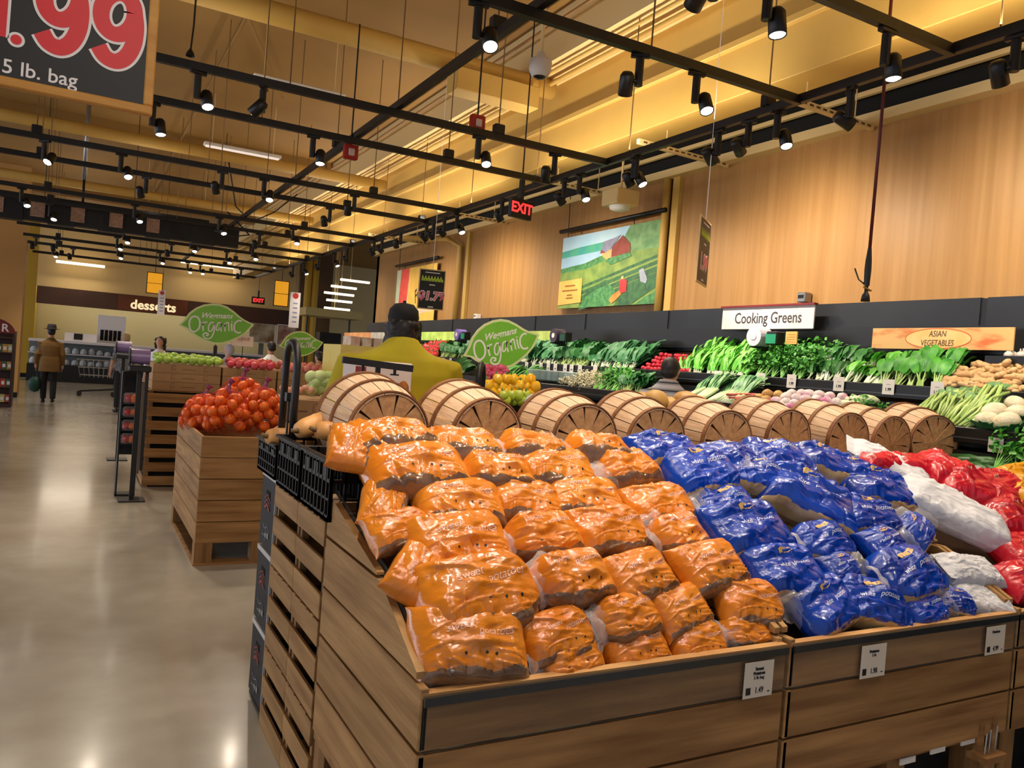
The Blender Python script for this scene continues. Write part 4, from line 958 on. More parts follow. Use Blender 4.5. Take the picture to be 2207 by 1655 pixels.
for x, y, wp, rot, k, lf, lab in [(1915, 1010, 170, -.75, 0, .06, 'white paper potato bag half hidden behind the upper blue bags'), (2048, 1108, 235, -.72, 1, .05, 'big white paper potato bag lying between blue and red bags'),
        (2085, 1232, 150, -.15, 0, .02, 'white paper potato bag below the biggest white one'), (2112, 1295, 70, -.4, 1, -.02, 'small crumpled white paper bag at the front edge of bin')]:
    put_bag(PAPB, k, x, y, wp, rot, lab, 'white paper potato bags', lf)
for i, (x, y, wp, rot, k, lf) in enumerate([(1885, 1002, 100, -.1, 1, .06), (1955, 1012, 110, -.2, 1, .05), (2030, 1026, 140, -.15, 0, .06), (2075, 1058, 150, -.4, 0, .06), (2140, 1062, 140, .0, 1, .07),
        (2175, 1130, 150, -.3, 0, .04), (2200, 1200, 140, .0, 1, .03), (2200, 1262, 130, -.1, 0, .0), (2250, 1100, 140, .1, 1, .05), (2270, 1190, 140, .1, 0, .03)]):
    put_bag(REDB, k, x, y, wp, rot, 'red potato bag at right picture edge, %s counted from the back downwards' % nth(i+1), 'red potato bags', lf, 0, -.35 if i < 3 else 0)
for i, (x, y, wp) in enumerate([(2190, 1040, 110), (2215, 1075, 110), (2240, 1030, 110)]):
    put_bag(YELB, 0, x, y, wp, .1, 'yellow potato bag beside the red bags at right edge, %s from left' % nth(i+1), 'yellow potato bags', .12)

# ------------------------------------------------------------------ bushel baskets lying in a row
def make_basket():
    t = thing('bushel_basket', 'b', 'basket')
    R0, R1, L = .158, .205, .31          # floor radius, mouth radius, length (floor at y=0, mouth at y=L)
    n = 22; staves = MB()
    def rad(s_): return R0+(R1-R0)*s_+.012*math.sin(PI*s_)
    for k in range(n):
        a0, a1 = 2*PI*(k+.04)/n, 2*PI*(k+.96)/n; rings = []
        for s_ in (0, .25, .5, .75, 1):
            r = rad(s_); q = []
            for rr in (r, r-.004):
                for a in ((a0, (a0+a1)/2, a1) if rr == r else (a1, (a0+a1)/2, a0)): q.append((rr*math.cos(a), s_*L, rr*math.sin(a)))
            rings.append(q)
        staves.loft(rings)
    staves.build('staves', BASKET, t)
    def hoop(s_, wd, th=.007):
        mb = MB(); m_ = 40; rings = []
        for j in range(m_+1):
            a = 2*PI*j/m_; r = rad(s_); y = s_*L
            rings.append([(rr*math.cos(a), yy, rr*math.sin(a)) for rr, yy in ((r+.001, y-wd/2), (r+th, y-wd/2), (r+th, y+wd/2), (r+.001, y+wd/2))])
        mb.loft(rings, 0, False).build('hoop', HOOP, t)
    hoop(.035, .024); hoop(.47, .022); hoop(.955, .028); 
    hoop(.965, .022, -.009)
    fl = MB(); nb = 11
    for k in range(nb):
        a = PI*2*k/nb+.2; w0, w1 = .005, .0385; z = .002*(k % 3)
        c, s_ = math.cos(a), math.sin(a); r = R0-.002
        fl.add([(-s_*w0, -z, c*w0), (s_*w0, -z, -c*w0), (c*r+s_*w1, -z+.006, s_*r-c*w1), (c*r-s_*w1, -z+.006, s_*r+c*w1),
                (-s_*w0, .006-z, c*w0), (s_*w0, .006-z, -c*w0), (c*r+s_*w1, .012-z, s_*r-c*w1), (c*r-s_*w1, .012-z, s_*r+c*w1)],
               [(0, 1, 2, 3), (7, 6, 5, 4), (0, 3, 7, 4), (1, 5, 6, 2), (0, 4, 5, 1), (2, 6, 7, 3)])
    fl.build('floor_slats', BASKETB, t)
    MB().add([(R0*.97*math.cos(2*PI*j/32), .016, R0*.97*math.sin(2*PI*j/32)) for j in range(32)], [tuple(range(32))]).build('floor_disc', mat('basket_shadow_board', (70, 46, 28), rough=.8), t)  # dark disc paints the shade seen between the floor slats
    return t
B0 = make_basket(); first = True
bl = [(839, 934), (1051, 943), (1263, 950), (1416, 951), (1569, 954), (1701, 949), (1830, 952), (1923, 957), (2024, 953)]
for k, (x, y) in enumerate(bl):
    p = at(x, y, 'Y', 2.95); r = random.Random(k+5)
    M = tr(p.x-(.04 if k == 8 else 0), 2.95, p.z) @ rotm(r.uniform(-.08, .08)+(.0 if k != 8 else -.25), 'Z') @ rotm(.05+r.uniform(-.03, .03), 'X') @ rotm(r.uniform(0, 6), 'Y') @ Matrix.Scale((1.0 if k < 3 else .97), 4)
    lab = 'wooden bushel basket lying on its side, %s from the left behind the bags' % nth(k+1)
    if first: B0.matrix_world = M; B0['label'] = lab; B0['group'] = 'bushel baskets in a row'; first = False
    else: dup(B0, M, lab, 'bushel baskets in a row')
# one basket stands upright behind the row with something red inside
p = at(1822, 882, 'Y', 3.6)
M = tr(p.x, 3.62, 1.16) @ rotm(PI/2, 'X') @ Matrix.Scale(.95, 4)
dup(B0, M, 'bushel basket standing upright behind the row with red inside', 'bushel baskets in a row')
tag(MB().lathe([(0, .0), (.17, 0), (.15, .03), (0, .035)], 24, 0, tr(p.x, 3.62, 1.385)).build('basket_liner', mat('liner_red', (160, 40, 44), (120, 26, 30), rough=.6, nscale=6), smooth=True), 'round red liner inside the upright basket', 'liner')

# ------------------------------------------------------------------ crates behind and left of the bins
def slat_crate(p, label, lx=.42, ly=.385, h=.34):
    t = thing('wooden_crate', label, 'crate', p, 0, 'stacked wooden crates')
    for z0, z1 in ((.0, .085), (.127, .205), (.247, .332)):
        MB().box(0, 0, z0, .014, ly, z1).build('side_slat', WY, t, bevel=.002)
        MB().box(lx-.014, 0, z0, lx, ly, z1).build('side_slat', WY, t)
        MB().box(.014, -.004, z0, lx-.014, .008, z1).build('end_slat', WX, t)
        MB().box(.014, ly-.008, z0, lx-.014, ly+.004, z1).build('end_slat', WX, t)
    for xx in (.014, lx-.04):
        for yy in (.008, ly-.034): MB().box(xx, yy, 0, xx+.026, yy+.026, .335).build('corner_post', WZ, t)
    MB().box(.014, .008, 0, lx-.014, ly-.008, .01).build('floor_boards', DARK, t)
    tp = MB()
    for k in range(4): tp.box(-.002, .06+k*.085, .33, .03, .085+k*.085, .339)
    tp.build('top_staves', WX, t)
    return t
for si, (y0, ly) in enumerate(((2.635, .37), (3.012, .39))):
    for k in range(3):
        slat_crate((.765, y0, k*.341), 'slatted wooden crate, %s of the %s stack behind the orange bin' % (('bottom', 'middle', 'top')[k], ('nearer', 'farther')[si]), .42, ly)
INKR = mat('carton_red', (150, 46, 44), rough=.6); CARTB = mat('carton_black', (34, 34, 36), (24, 24, 26), rough=.65, nscale=6)
def carton(p, label):
    t = thing('black_carton', label, 'carton', p, 0, 'black cartons in a stack')
    MB().box(0, 0, .012, .40, .275, .33).build('box', CARTB, t, bevel=.004)
    MB().box(-.003, -.002, .318, .402, .277, .338).box(-.002, -.003, .0, .008, .004, .33).build('white_edge', mat('carton_white', (206, 204, 200), rough=.6), t)
    M = frame((-.0025, .14, .17), (0, -1, 0), (0, 0, 1)); mb = MB()
    for k in range(3): mb.stroke([(-.05+.05*q, .055-k*.022+.02*(1-abs(q-1))) for q in (0, .5, 1, 1.5, 2)], .014 if k == 2 else .007, M, 0)
    mb.build('red_emblem', INKR, t)
    mb = MB()
    for k in range(3): mb.box(-.06+k*.045, -.11, 0, -.025+k*.045, -.105+.01*k, .001, 0, M)
    mb.stroke([(-.06, -.06), (-.02, -.075), (.03, -.06), (.06, -.08)], .004, M, 0); mb.stroke([(.0, -.05), (.01, -.09), (-.01, -.13)], .004, M, 0)
    mb.build('pale_print', mat('carton_grey', (140, 138, 136)), t)
    MB().box(-.003, .10, .235, .0, .17, .262).build('hand_hole', DARK, t)
    return t
for k in range(3): carton((.775, 3.43, .02+k*.338), 'black carton with red arched emblem, %s of its stack' % ('bottom', 'middle', 'top')[k])
tag(MB().box(.785, 3.41, 0, 1.2, 3.73, .019).build('floor_pad', BLACKP), 'thin black pad on floor under the black cartons', 'pad')
t = thing('display_table', 'plain wooden table behind the bins carrying baskets', 'table', (2.9, 3.2, 0))
wpart(t, MB().box(1.2, 2.66, .98, 4.58, 3.85, 1.02), 'tabletop', WX)
for xx in (1.22, 2.9, 4.48): 
    for yy in (2.7, 3.76): wpart(t, MB().box(xx, yy, 0, xx+.07, yy+.07, .98), 'leg', WZ)
def plastic_crate(p, lx, ly, h, label, M=None):
    t = thing('plastic_crate', label, 'crate', p, 0, 'black plastic crates')
    mb = MB().box(0, 0, 0, lx, ly, .012)
    for (ax, a0, a1, fix) in (('y', 0, ly, 0), ('y', 0, ly, lx-.012), ('x', 0, lx, 0), ('x', 0, lx, ly-.012)):
        def bx(u0, u1, z0, z1, th=.012):
            if ax == 'y': mb.box(fix, u0, z0, fix+th, u1, z1)
            else: mb.box(u0, fix, z0, u1, fix+th, z1)
        bx(a0, a1, h-.022, h); bx(a0, a1, 0, .02); bx(a0, a1, h*.62, h*.68); bx(a0, a1, h*.33, h*.37)
        n = int((a1-a0)/.045)
        for k in range(n+1): bx(a0+k*(a1-a0-.008)/n, a0+k*(a1-a0-.008)/n+.008, 0, h)
        for k in range(3): bx(a0+(k+.3)*(a1-a0)/3, a0+(k+.72)*(a1-a0)/3, h*.68, h-.03, .004)
    mb.build('basket_body', BLACKP, t)
    MB().box(-.012, -.012, h-.012, lx+.012, 0, h).box(-.012, ly, h-.012, lx+.012, ly+.012, h).box(-.012, 0, h-.012, 0, ly, h).box(lx, 0, h-.012, lx+.012, ly, h).build('rim', BLACKP, t, bevel=.003)
    return t
plastic_crate((.75, 2.555, 1.03), .40, .375, .205, 'black plastic crate, nearest on the wooden crate stacks')
plastic_crate((.75, 2.96, 1.03), .40, .375, .205, 'black plastic crate, middle one below the first basket')
plastic_crate((.748, 3.36, 1.04), .40, .36, .15, 'black plastic crate on the black cartons, farthest one')
for k in range(8): plastic_crate((1.20+k*.42, 2.92, 1.02), .40, .42, .11, 'low black plastic crate under the basket row, %s from the left' % nth(k+1))
# butternut squash
SQ = mat('butternut_skin', (226, 168, 100), (210, 148, 84), rough=.45, nscale=5, rnd=.07)
def squash(seed):
    return MB().tube([(-.14, 0, 0), (-.135, 0, 0), (-.10, 0, .004), (-.03, .004, .01), (.02, .006, .01), (.07, .004, .002), (.12, 0, -.004), (.135, 0, -.004)], [.004, .03, .04, .042, .048, .066, .05, .006], 14)\
        .tube([(-.14, 0, 0), (-.165, .004, .006)], [.011, .008], 7, 1).mesh('squash', [SQ, mat('squash_stem', (120, 92, 56), rough=.8)])
sm = [squash(0)]
for i, (x, y, z, rz, lab) in enumerate([(.90, 3.22, 1.29, .5, 'butternut squash in the middle black crate beside first basket'), (.93, 3.38, 1.26, 1.2, 'butternut squash behind the first squash in crate'), (.97, 3.10, 1.26, .1, 'butternut squash touching the first basket side'),
        (.92, 2.80, 1.19, 1.35, 'butternut squash in the nearest black crate'), (1.0, 3.52, 1.27, .9, 'butternut squash between black arch and first basket'), (.86, 3.50, 1.19, .3, 'pale squash in the farthest black crate'),
        (.87, 3.62, 1.17, 1.8, 'pale squash at the back of the farthest black crate'), (1.37, 3.5, 1.32, .6, 'butternut squash behind gap of first two baskets'), (1.52, 3.46, 1.27, 1.1, 'butternut squash low behind the second basket')]):
    o = bpy.data.objects.new('butternut_squash', sm[0]); C.objects.link(o); o.matrix_world = tr(x, y, z) @ rotm(rz, 'Z') @ rotm(.15*(i % 3-1), 'Y')
    tag(o, lab, 'squash', 'butternut squash')
SPG = mat('spaghetti_squash_skin', (214, 166, 90), (196, 146, 74), rough=.5, nscale=5, rnd=.06)
sg = [lump(k, (.085, .068, .066), .08, 1.6, SPG, 18, 12) for k in range(2)]
for i, (x, y) in enumerate([(1412, 857), (1440, 872), (1478, 860), (1385, 862), (1500, 868)]):
    p = at(x, y, 'Y', 3.55+.04*(i % 2)); o = bpy.data.objects.new('round_squash', sg[i % 2]); C.objects.link(o); o.matrix_world = tr(p.x, p.y, p.z-.02) @ rotm(i*1.3, 'Z')
    tag(o, 'round golden squash behind the fourth basket, %s of five' % nth(i+1), 'squash', 'golden squash')
plastic_crate((2.45, 3.42, 1.02), .75, .36, .37, 'tall black plastic crate of golden squash behind fourth basket')
# tubular black arches
def arch(cx, cy, cz, h, label, rz=0, w_=.17):
    t = thing('tube_arch', label, 'arch', (cx, cy, cz), rz, 'black tube arches')
    pts = [(0, -w_/2, 0), (0, -w_/2, h-w_/2)] + [(0, -w_/2*math.cos(a*PI/10), h-w_/2+w_/2*math.sin(a*PI/10)) for a in range(1, 10)] + [(0, w_/2, h-w_/2), (0, w_/2, 0)]
    MB().tube(pts, .016, 10, 0, None, (1, 0, 0)).build('bent_tube', BLACK, t, smooth=True)
    MB().tube([(0, 0, 0), (0, 0, h*.62)], .005, 6).tube([(0, -w_/2, h*.6), (0, w_/2, h*.6)], .006, 6).box(-.015, -.02, h*.58, .015, .02, h*.64).build('cross_rod', BLACK, t)
arch(.80, 3.42, 1.02, .60, 'black tube arch standing left of the first basket', 0, .20)
p = at(1038, 785, 'Y', 3.7); arch(p.x, 3.7, 1.0, p.z-1.0, 'black tube arch behind the second basket below leaf sign', -.6, .17)

# ------------------------------------------------------------------ hanging signs
SIGNK = mat('sign_black', (22, 20, 22), rough=.55); SRED = mat('sign_red', (226, 32, 44), rough=.5); SWH = mat('sign_white', (244, 238, 236), rough=.5)
SPINK = mat('sign_pink', (232, 112, 136), rough=.5); SLIME = mat('sign_lime', (186, 214, 62), rough=.5); GFRAME = wood('sign_frame_wood', (214, 158, 78), (196, 138, 60), 'x', rough=.5, rnd=0)
t = thing('price_sign', 'large hanging black price sign with red 99 in wooden frame', 'price sign', (-.4, 3.0, 2.336))
O = V(t.location)
MB().box(-.75, -.012, .028, .545, .012, 1.1).build('board', SIGNK, t)
MB().box(-.78, -.018, 0, .575, .018, .03).box(.545, -.018, .03, .575, .018, 1.1).build('frame', GFRAME, t, bevel=.004)
M99 = frame((0, -.0125, 0), (1, 0, 0), (0, 0, 1))
def sp_(zx, zy):               # a stroke point of the sign's face
    p = at(zx/3.153, zy/3.153, 'Y', 2.9875)-O; return (p.x, p.z)
ring = [(802+115*math.cos(-k*PI/10), 95-140*math.sin(-k*PI/10)) for k in range(21)]
tail = [(917, 95), (925, 190), (908, 300), (860, 385), (790, 418), (715, 385), (668, 312)]
to2 = lambda q: [((x-800)*1.04+420, (y-100)*1.04-5) for x, y in q]
nines = [ring, tail, to2(ring), to2(tail)]
one = [(-80, -120), (-5, -160), (0, -100), (-25, 240)]
for nm, wd, z, m_ in (('white_outline', .065, .0006, SWH), ('red_numerals', .049, .0014, SRED)):
    mb = MB()
    for n_, q in enumerate(nines): mb.stroke([sp_(*p) for p in q], wd, M99, 0, 6, z+.00003*n_)
    mb.stroke([sp_(*p) for p in one], wd, M99, 0, 6, z)
    c = sp_(110, 270); r = .0235 if nm == 'white_outline' else .0155
    mb.add([(c[0]+r*math.cos(a*PI/10), c[1]+r*math.sin(a*PI/10), z) for a in range(20)], [tuple(range(20))], 0, M99)
    mb.build(nm, m_, t)
c = sp_(5, 500)
MB().text('5 lb. bag', .062, M99 @ tr(c[0]+.001, c[1]+.024, .001), 0, .0006, 0, 'LEFT').build('lettering', SWH, t)
for xx in (-.5, .3): MB().tube([(xx, 0, 1.1), (xx, 0, 2.9)], .004, 5).build('hanger_wire', STEEL, t)

LEAFG = mat('sign_leaf_green', (128, 198, 62), (110, 184, 50), rough=.45, nscale=3); LEAFE = mat('sign_leaf_edge', (222, 230, 170), rough=.5)
LO = [(0, 1000), (95, 840), (195, 600), (330, 430), (500, 300), (700, 215), (900, 178), (1100, 200), (1300, 280), (1480, 380), (1620, 440), (1900, 510), (1850, 620), (1750, 800), (1600, 960), (1400, 1120), (1200, 1240), (1000, 1290), (750, 1270), (500, 1200), (300, 1110), (180, 1035)]
ORGS = [([(400, 660), (300, 690), (250, 800), (270, 950), (340, 1060), (430, 1070), (510, 980), (520, 850), (480, 730), (400, 660)], 44),
        ([(580, 760), (600, 860), (640, 1000)], 38), ([(590, 850), (620, 770), (690, 740)], 34),
        ([(880, 730), (800, 720), (750, 820), (770, 950), (830, 960), (870, 860), (880, 720), (910, 880), (900, 1050), (850, 1160), (740, 1180), (660, 1110), (700, 1040), (780, 1050), (770, 1100), (730, 1095)], 34),
        ([(1060, 670), (970, 700), (950, 850), (985, 900), (1040, 830), (1060, 670), (1060, 800), (1100, 910)], 32), ([(1140, 650), (1160, 760), (1190, 880)], 34), ([(1150, 760), (1180, 640), (1230, 630), (1260, 740), (1290, 850)], 30),
        ([(1310, 620), (1330, 720), (1370, 830)], 36), ([(1300, 565), (1312, 585)], 36), ([(1560, 500), (1480, 500), (1400, 590), (1400, 730), (1460, 820), (1550, 830), (1600, 800)], 40)]
def leaf_sign(p, width, tilt, label, post):
    t = thing('leaf_sign', label, 'sign', p, 0, 'green leaf signs')
    k = width/1900; c0, c1, s0, s1 = math.cos(tilt), math.sin(tilt), math.cos(-.245), math.sin(-.245)
    def q(x, y):
        a, b = (x-950)*k, (740-y)*k; a, b = a*s0-b*s1, a*s1+b*s0
        return (a*c0-b*c1, a*c1+b*c0)
    M = frame((0, 0, 0), (1, 0, 0), (0, 0, 1))
    out = [q(*v) for v in LO]; inn = [q(950+(x-950)*.93, 740+(y-740)*.90) for x, y in LO]
    MB().prism(out[::-1], .008, 0, M @ tr(0, 0, -.008)).build('board', LEAFE, t)
    MB().add([(x, y, .0006) for x, y in inn], [tuple(range(len(inn)))], 0, M).build('green_face', LEAFG, t)
    mb = MB()
    c_ = q(880, 520); mb.text('Wegmans', 205*k, M @ tr(c_[0], c_[1], .0012) @ rotm(tilt-.02, 'Z'), 0, 4*k, .45, 'CENTER', .0003)
    for pts, wd in ORGS: mb.stroke([q(*v) for v in pts], wd*k, M, 0, 5, .0014)
    mb.build('lettering', SWH, t)
    MB().tube([(0, .012, -.1), (0, .012, -post)], .006, 6).box(-.02, .0, -.30*width/.65, .02, .02, -.2*width/.65).build('post', BLACK, t)
def leaf_at(pl, pr, pc, Y, label, post):
    a, b, c = at(*pl, 'Y', Y), at(*pr, 'Y', Y), at(*pc, 'Y', Y); d = b-a
    leaf_sign((c.x, Y, c.z), d.length, math.atan2(d.z, d.x), label, post)
leaf_at((1002, 765), (1161, 722), (1083, 742), 6.0, 'green leaf shaped Organic sign above the yellow peppers', .75)
leaf_at((390, 692), (548, 692), (468, 699), 9.7, 'large green leaf Organic sign above the green apples', .6)
leaf_at((606, 742), (698, 735), (650, 741), 10.2, 'smaller green leaf Organic sign behind the black arch', .5)

# hanging price posters
def poster(p, w_, h_, rz, label, price, hang, size):
    t = thing('price_poster', label, 'price sign', p, rz, 'hanging price posters')
    MB().box(-w_/2, -.006, -h_/2, w_/2, .006, h_/2).build('frame', mat('poster_edge', (236, 200, 140), rough=.5), t)
    MB().box(-w_/2+.014, -.0075, -h_/2+.014, w_/2-.014, .0075, h_/2-.014).build('board', SIGNK, t)
    M = frame((0, -.008, 0), (1, 0, 0), (0, 0, 1))
    MB().text(price, size, M @ tr(0, -h_*.17, .0004), 0, .012, .1).build('white_outline', SWH, t)
    MB().text(price, size, M @ tr(0, -h_*.17, .0015), 0, .004, .1).build('pink_numerals', SPINK, t)
    mb = MB(); x0 = -w_*.40
    for k in range(7): mb.stroke([(x0+k*w_*.115, h_*.20), (x0+(k+.3)*w_*.115, h_*.33), (x0+(k+.55)*w_*.115, h_*.2), (x0+(k+.8)*w_*.115, h_*.27), (x0+(k+1)*w_*.115, h_*.2)], .012, M, 0, 4)
    mb.build('lime_script', SLIME, t)
    MB().box(-w_*.28, h_*.405, .0005, w_*.28, h_*.425, .001, 0, M).box(-w_*.1, -h_*.45, .0005, w_*.1, -h_*.42, .001, 0, M).box(-w_*.1, h_*.1, .0005, w_*.12, h_*.125, .001, 0, M).build('small_print', SWH, t)
    MB().tube([(0, 0, h_/2), (0, 0, h_/2+hang)], .004, 5).tube([(0, 0, h_/2+hang), (0, 0, 5.4-p[2])], .003, 5).build('hanger_wire', SWH, t)
p = at(930, 624, 'Y', 10.0); poster(p, .36, .54, -.22, 'black poster priced $1.79 in pink with lime script', '$1.79', 1.0, .155)
a = at(1516, 543, 'X', 4.35); poster(a, .42, .52, math.radians(90-53), 'narrow edge-on black price poster with pink digits hung before the wall', '1.99', .62, .17)

# banners on the oak wall
def picture(name, label, cat, corners, polys, mats_, X, rod):
    tl, trr, br, bl = [at(x, y, 'X', X) for x, y in corners]
    y0, y1 = (tl.y+bl.y)/2, (trr.y+br.y)/2; z0, z1 = (bl.z+br.z)/2, (tl.z+trr.z)/2
    W_, H_ = y0-y1, z1-z0
    t = thing(name, label, cat, M=frame((X, y0, z0), (0, -1, 0), (0, 0, 1)))
    MB().box(0, 0, -.012, W_, H_, 0).build('canvas', mats_[0], t)
    mb = MB()
    for k, (mi, pl) in enumerate(polys): mb.add([(u*W_, (1-v)*H_, .0006+.0005*k) for u, v in pl], [tuple(range(len(pl)))], mi)
    mb.build('picture', mats_, t)
    if rod:
        MB().tube([(-.05, H_+.09, .02), (W_+.08, H_+.09, .02)], .028, 8).build('hanging_rod', BLACK, t, smooth=True)
        for u in (.06, .22, .76): MB().tube([(u*W_, H_, .005), (u*W_, H_+.55 if u < .1 else H_+.09, .02)], .006, 5).build('cord', BLACK, t)
    return t, W_, H_
pm = lambda n, a, b, s=8: mat('print_'+n, a, b, rough=.55, nscale=s)
PM = [pm('sky', (168, 208, 226), (196, 222, 232), 2), pm('hill', (64, 160, 150), (90, 176, 130), 5), pm('lake', (150, 186, 208), (166, 198, 218), 3), pm('meadow', (140, 162, 76), (104, 136, 66), 6),
      pm('rows', (44, 84, 56), (66, 116, 66), 14), pm('bush', (92, 154, 92), (52, 108, 62), 18), pm('barn', (150, 66, 52), (128, 54, 44), 8), pm('roof', (150, 150, 168), (120, 122, 144), 6), pm('trees', (126, 164, 108), (92, 136, 84), 9),
      pm('amber', (240, 174, 80), (244, 186, 100), 5), pm('shirt', (206, 54, 54), (180, 40, 40)), pm('basket', (220, 150, 70), (200, 120, 50)), pm('grey', (170, 176, 190), (150, 156, 170)), pm('tan', (226, 180, 116), (214, 160, 96))]
def stripe(v0, v1, sl=-.28, u0=.25, u1=1): return [(u0, v0+.09), (u1, v0+sl*(u1-u0)), (u1, v1+sl*(u1-u0)), (u0, v1+.09)]
polys = [(8, [(.72, 0), (1, 0), (1, .36), (.74, .34), (.66, .16)]), (1, [(0, .20), (.2, .17), (.5, .15), (.5, .27), (0, .29)]), (2, [(0, .29), (.48, .26), (.42, .36), (.2, .44), (0, .46)]),
         (3, [(0, .46), (.2, .43), (.45, .33), (.75, .33), (1, .33), (1, 1), (0, 1)]), (5, [(0, .44), (.12, .42), (.3, .40), (.45, .33), (.5, .40), (.3, .48), (0, .50)]),
         (4, stripe(.62, .66)), (4, stripe(.69, .74)), (4, stripe(.76, .83)), (4, stripe(.85, .95, -.3)), (4, [(.27, .85), (.5, .66), (.6, .66), (.4, .9)]),
         (5, [(.25, 1), (.32, .86), (.44, .76), (.56, .72), (.62, .80), (.60, .92), (.56, 1)]), (4, [(.62, 1), (.66, .9), (.8, .76), (1, .62), (1, .8), (.86, .93), (.78, 1)]), (5, [(.82, 1), (.9, .92), (1, .86), (1, 1)]),
         (13, [(.45, .31), (.5, .26), (.6, .28), (.6, .37), (.52, .40)]), (6, [(.56, .37), (.56, .24), (.66, .11), (.74, .24), (.74, .34)]), (7, [(.45, .25), (.47, .15), (.56, .13), (.64, .10), (.555, .25), (.5, .30)]), (6, [(.44, .3), (.45, .25), (.5, .30)]),
         (5, [(.5, .41), (.53, .38), (.74, .34), (.76, .39), (.56, .47)]), (12, [(.84, .58), (.88, .56), (.92, .70), (.91, .75), (.86, .72)]), (10, [(.665, .68), (.70, .66), (.735, .70), (.735, .83), (.69, .85), (.665, .80)]), (13, [(.675, .67), (.68, .63), (.70, .63), (.70, .67)]),
         (11, [(.57, .93), (.60, .86), (.67, .81), (.69, .86), (.64, .93), (.60, .97)]), (9, [(0, .62), (.27, .60), (.27, .93), (0, .955)])]
t, W_, H_ = picture('landscape_banner', 'large printed banner of barn, lake and green crop rows on the wall', 'banner', ((1213, 516), (1425, 470), (1413, 651), (1204, 668)), polys, PM, 5.66, True)
mb = MB()
for k, (v, wd) in enumerate(((.70, .06), (.765, .09), (.83, .03), (.87, .04))): mb.box((.135-wd)*W_, (1-v)*H_, .014, (.135+wd)*W_, (1-v)*H_+.018, .0145)
mb.build('caption_lines', mat('caption_brown', (150, 96, 40)), t)
t, W_, H_ = picture('fruit_banner', 'Fruit banner with red band behind the $1.79 poster', 'banner', ((853, 580), (945, 570), (930, 700), (853, 692)),
   [(1, [(0, 0), (.12, 0), (.10, 1), (0, 1)]), (2, [(.12, 0), (.34, 0), (.30, .84), (.08, .84)]), (3, [(.34, 0), (1, 0), (1, .62), (.34, .86)]), (3, [(.5, .86), (1, .8), (1, 1), (.5, 1)])],
   [pm('cream', (232, 208, 180), (224, 190, 150)), pm('mint', (190, 210, 170), (210, 214, 190)), pm('melon', (226, 72, 58), (232, 90, 74), 9), pm('yellow', (238, 182, 72), (244, 200, 90), 5)], 5.66, True)
MB().text('Fruit', .30, tr(W_*.62, H_*.52, .004) @ rotm(.42, 'Z') @ Matrix.Diagonal((.85, 1.2, 1, 1)), 0, .004, .3).build('lettering', INK, t)

# ------------------------------------------------------------------ organic island behind the baskets
t = thing('produce_island', 'black low island table of peppers behind the baskets', 'table', (2.9, 5.9, 0))
wpart(t, MB().box(2.15, 5.25, .0, 3.75, 6.9, 1.18), 'body', CASE); wpart(t, MB().box(2.1, 5.2, 1.18, 3.8, 6.95, 1.24), 'tray', BLACK)
wpart(t, MB().box(2.72, 5.42, 1.24, 3.3, 5.62, 1.36).box(2.2, 5.8, 1.24, 2.62, 6.0, 1.42).box(2.85, 5.9, 1.24, 3.25, 6.1, 1.45), 'display_step', BLACK)
def scatter(word, cat, meshes, pts, Y, s, label, group, dz=0):
    rs = random.Random(hash_(word))
    for i, (x, y) in enumerate(pts):
        p = at(x, y, 'Y', Y+rs.uniform(-.02, .02)); round_thing(word, cat, meshes, (p.x, p.y, p.z+dz), s, '%s, %s counted from the left' % (label, nth(i+1)), group, rs)
rs = random.Random(4)
pts = sorted([(1040+17*i+9*(j % 2)+rs.uniform(-3, 3), 818+14*j+rs.uniform(-2, 2)) for j in range(4) for i in range(7) if not (j == 0 and i < 2)])
scatter('yellow_pepper', 'pepper', yp, pts, 5.5, 1.05, 'glossy yellow pepper on the island below leaf sign', 'yellow peppers')
BEET = mat('pink_radish', (206, 56, 92), (230, 120, 150), rough=.35, nscale=6, rnd=.12)
pts = sorted([(1046+8*i+4*(j % 2), 792+7*j) for j in range(4) for i in range(6)])
scatter('pink_radish', 'radish', [lump(k, (.03, .024, .024), .2, 2, BEET, 10, 7) for k in range(2)], pts, 6.0, 1.2, 'pink radish on the island behind the yellow peppers', 'pink radishes')
pts = sorted([(930+14*i, 800+9*j) for j in range(3) for i in range(5)])
scatter('sweet_potato', 'sweet potato', [lump(k, (.06, .032, .032), .25, 2, mat('sweet_potato_skin', (206, 150, 110), (150, 90, 60), rough=.6, nscale=5, rnd=.2), 12, 8) for k in range(3)], pts, 5.9, 1.1, 'loose tan sweet potato right of man in yellow', 'loose sweet potatoes')
pts = sorted([(1085+16*i+6*(j % 2), 852+11*j) for j in range(2) for i in range(4)])
scatter('lime_pepper', 'pepper', [pepper(mat('pepper_lime', (196, 206, 60), (170, 190, 50), rough=.25, coat=.4), 3)], pts, 5.3, .9, 'yellowish green pepper in front of the yellow peppers', 'lime peppers')
tag(MB().ball((0, 0, 0), (.13, .1, .07), 18, 10, 0, None, lambda d: 1+.3*nz(d.x, d.y, d.z, 4, 3)).build('clear_bag', mat('milky_film', (226, 226, 240), (200, 204, 226), rough=.25, coat=.5, nscale=12), smooth=True, loc=at(1165, 868, 'Y', 5.2)), 'milky plastic bag of produce left of the third basket', 'bag')
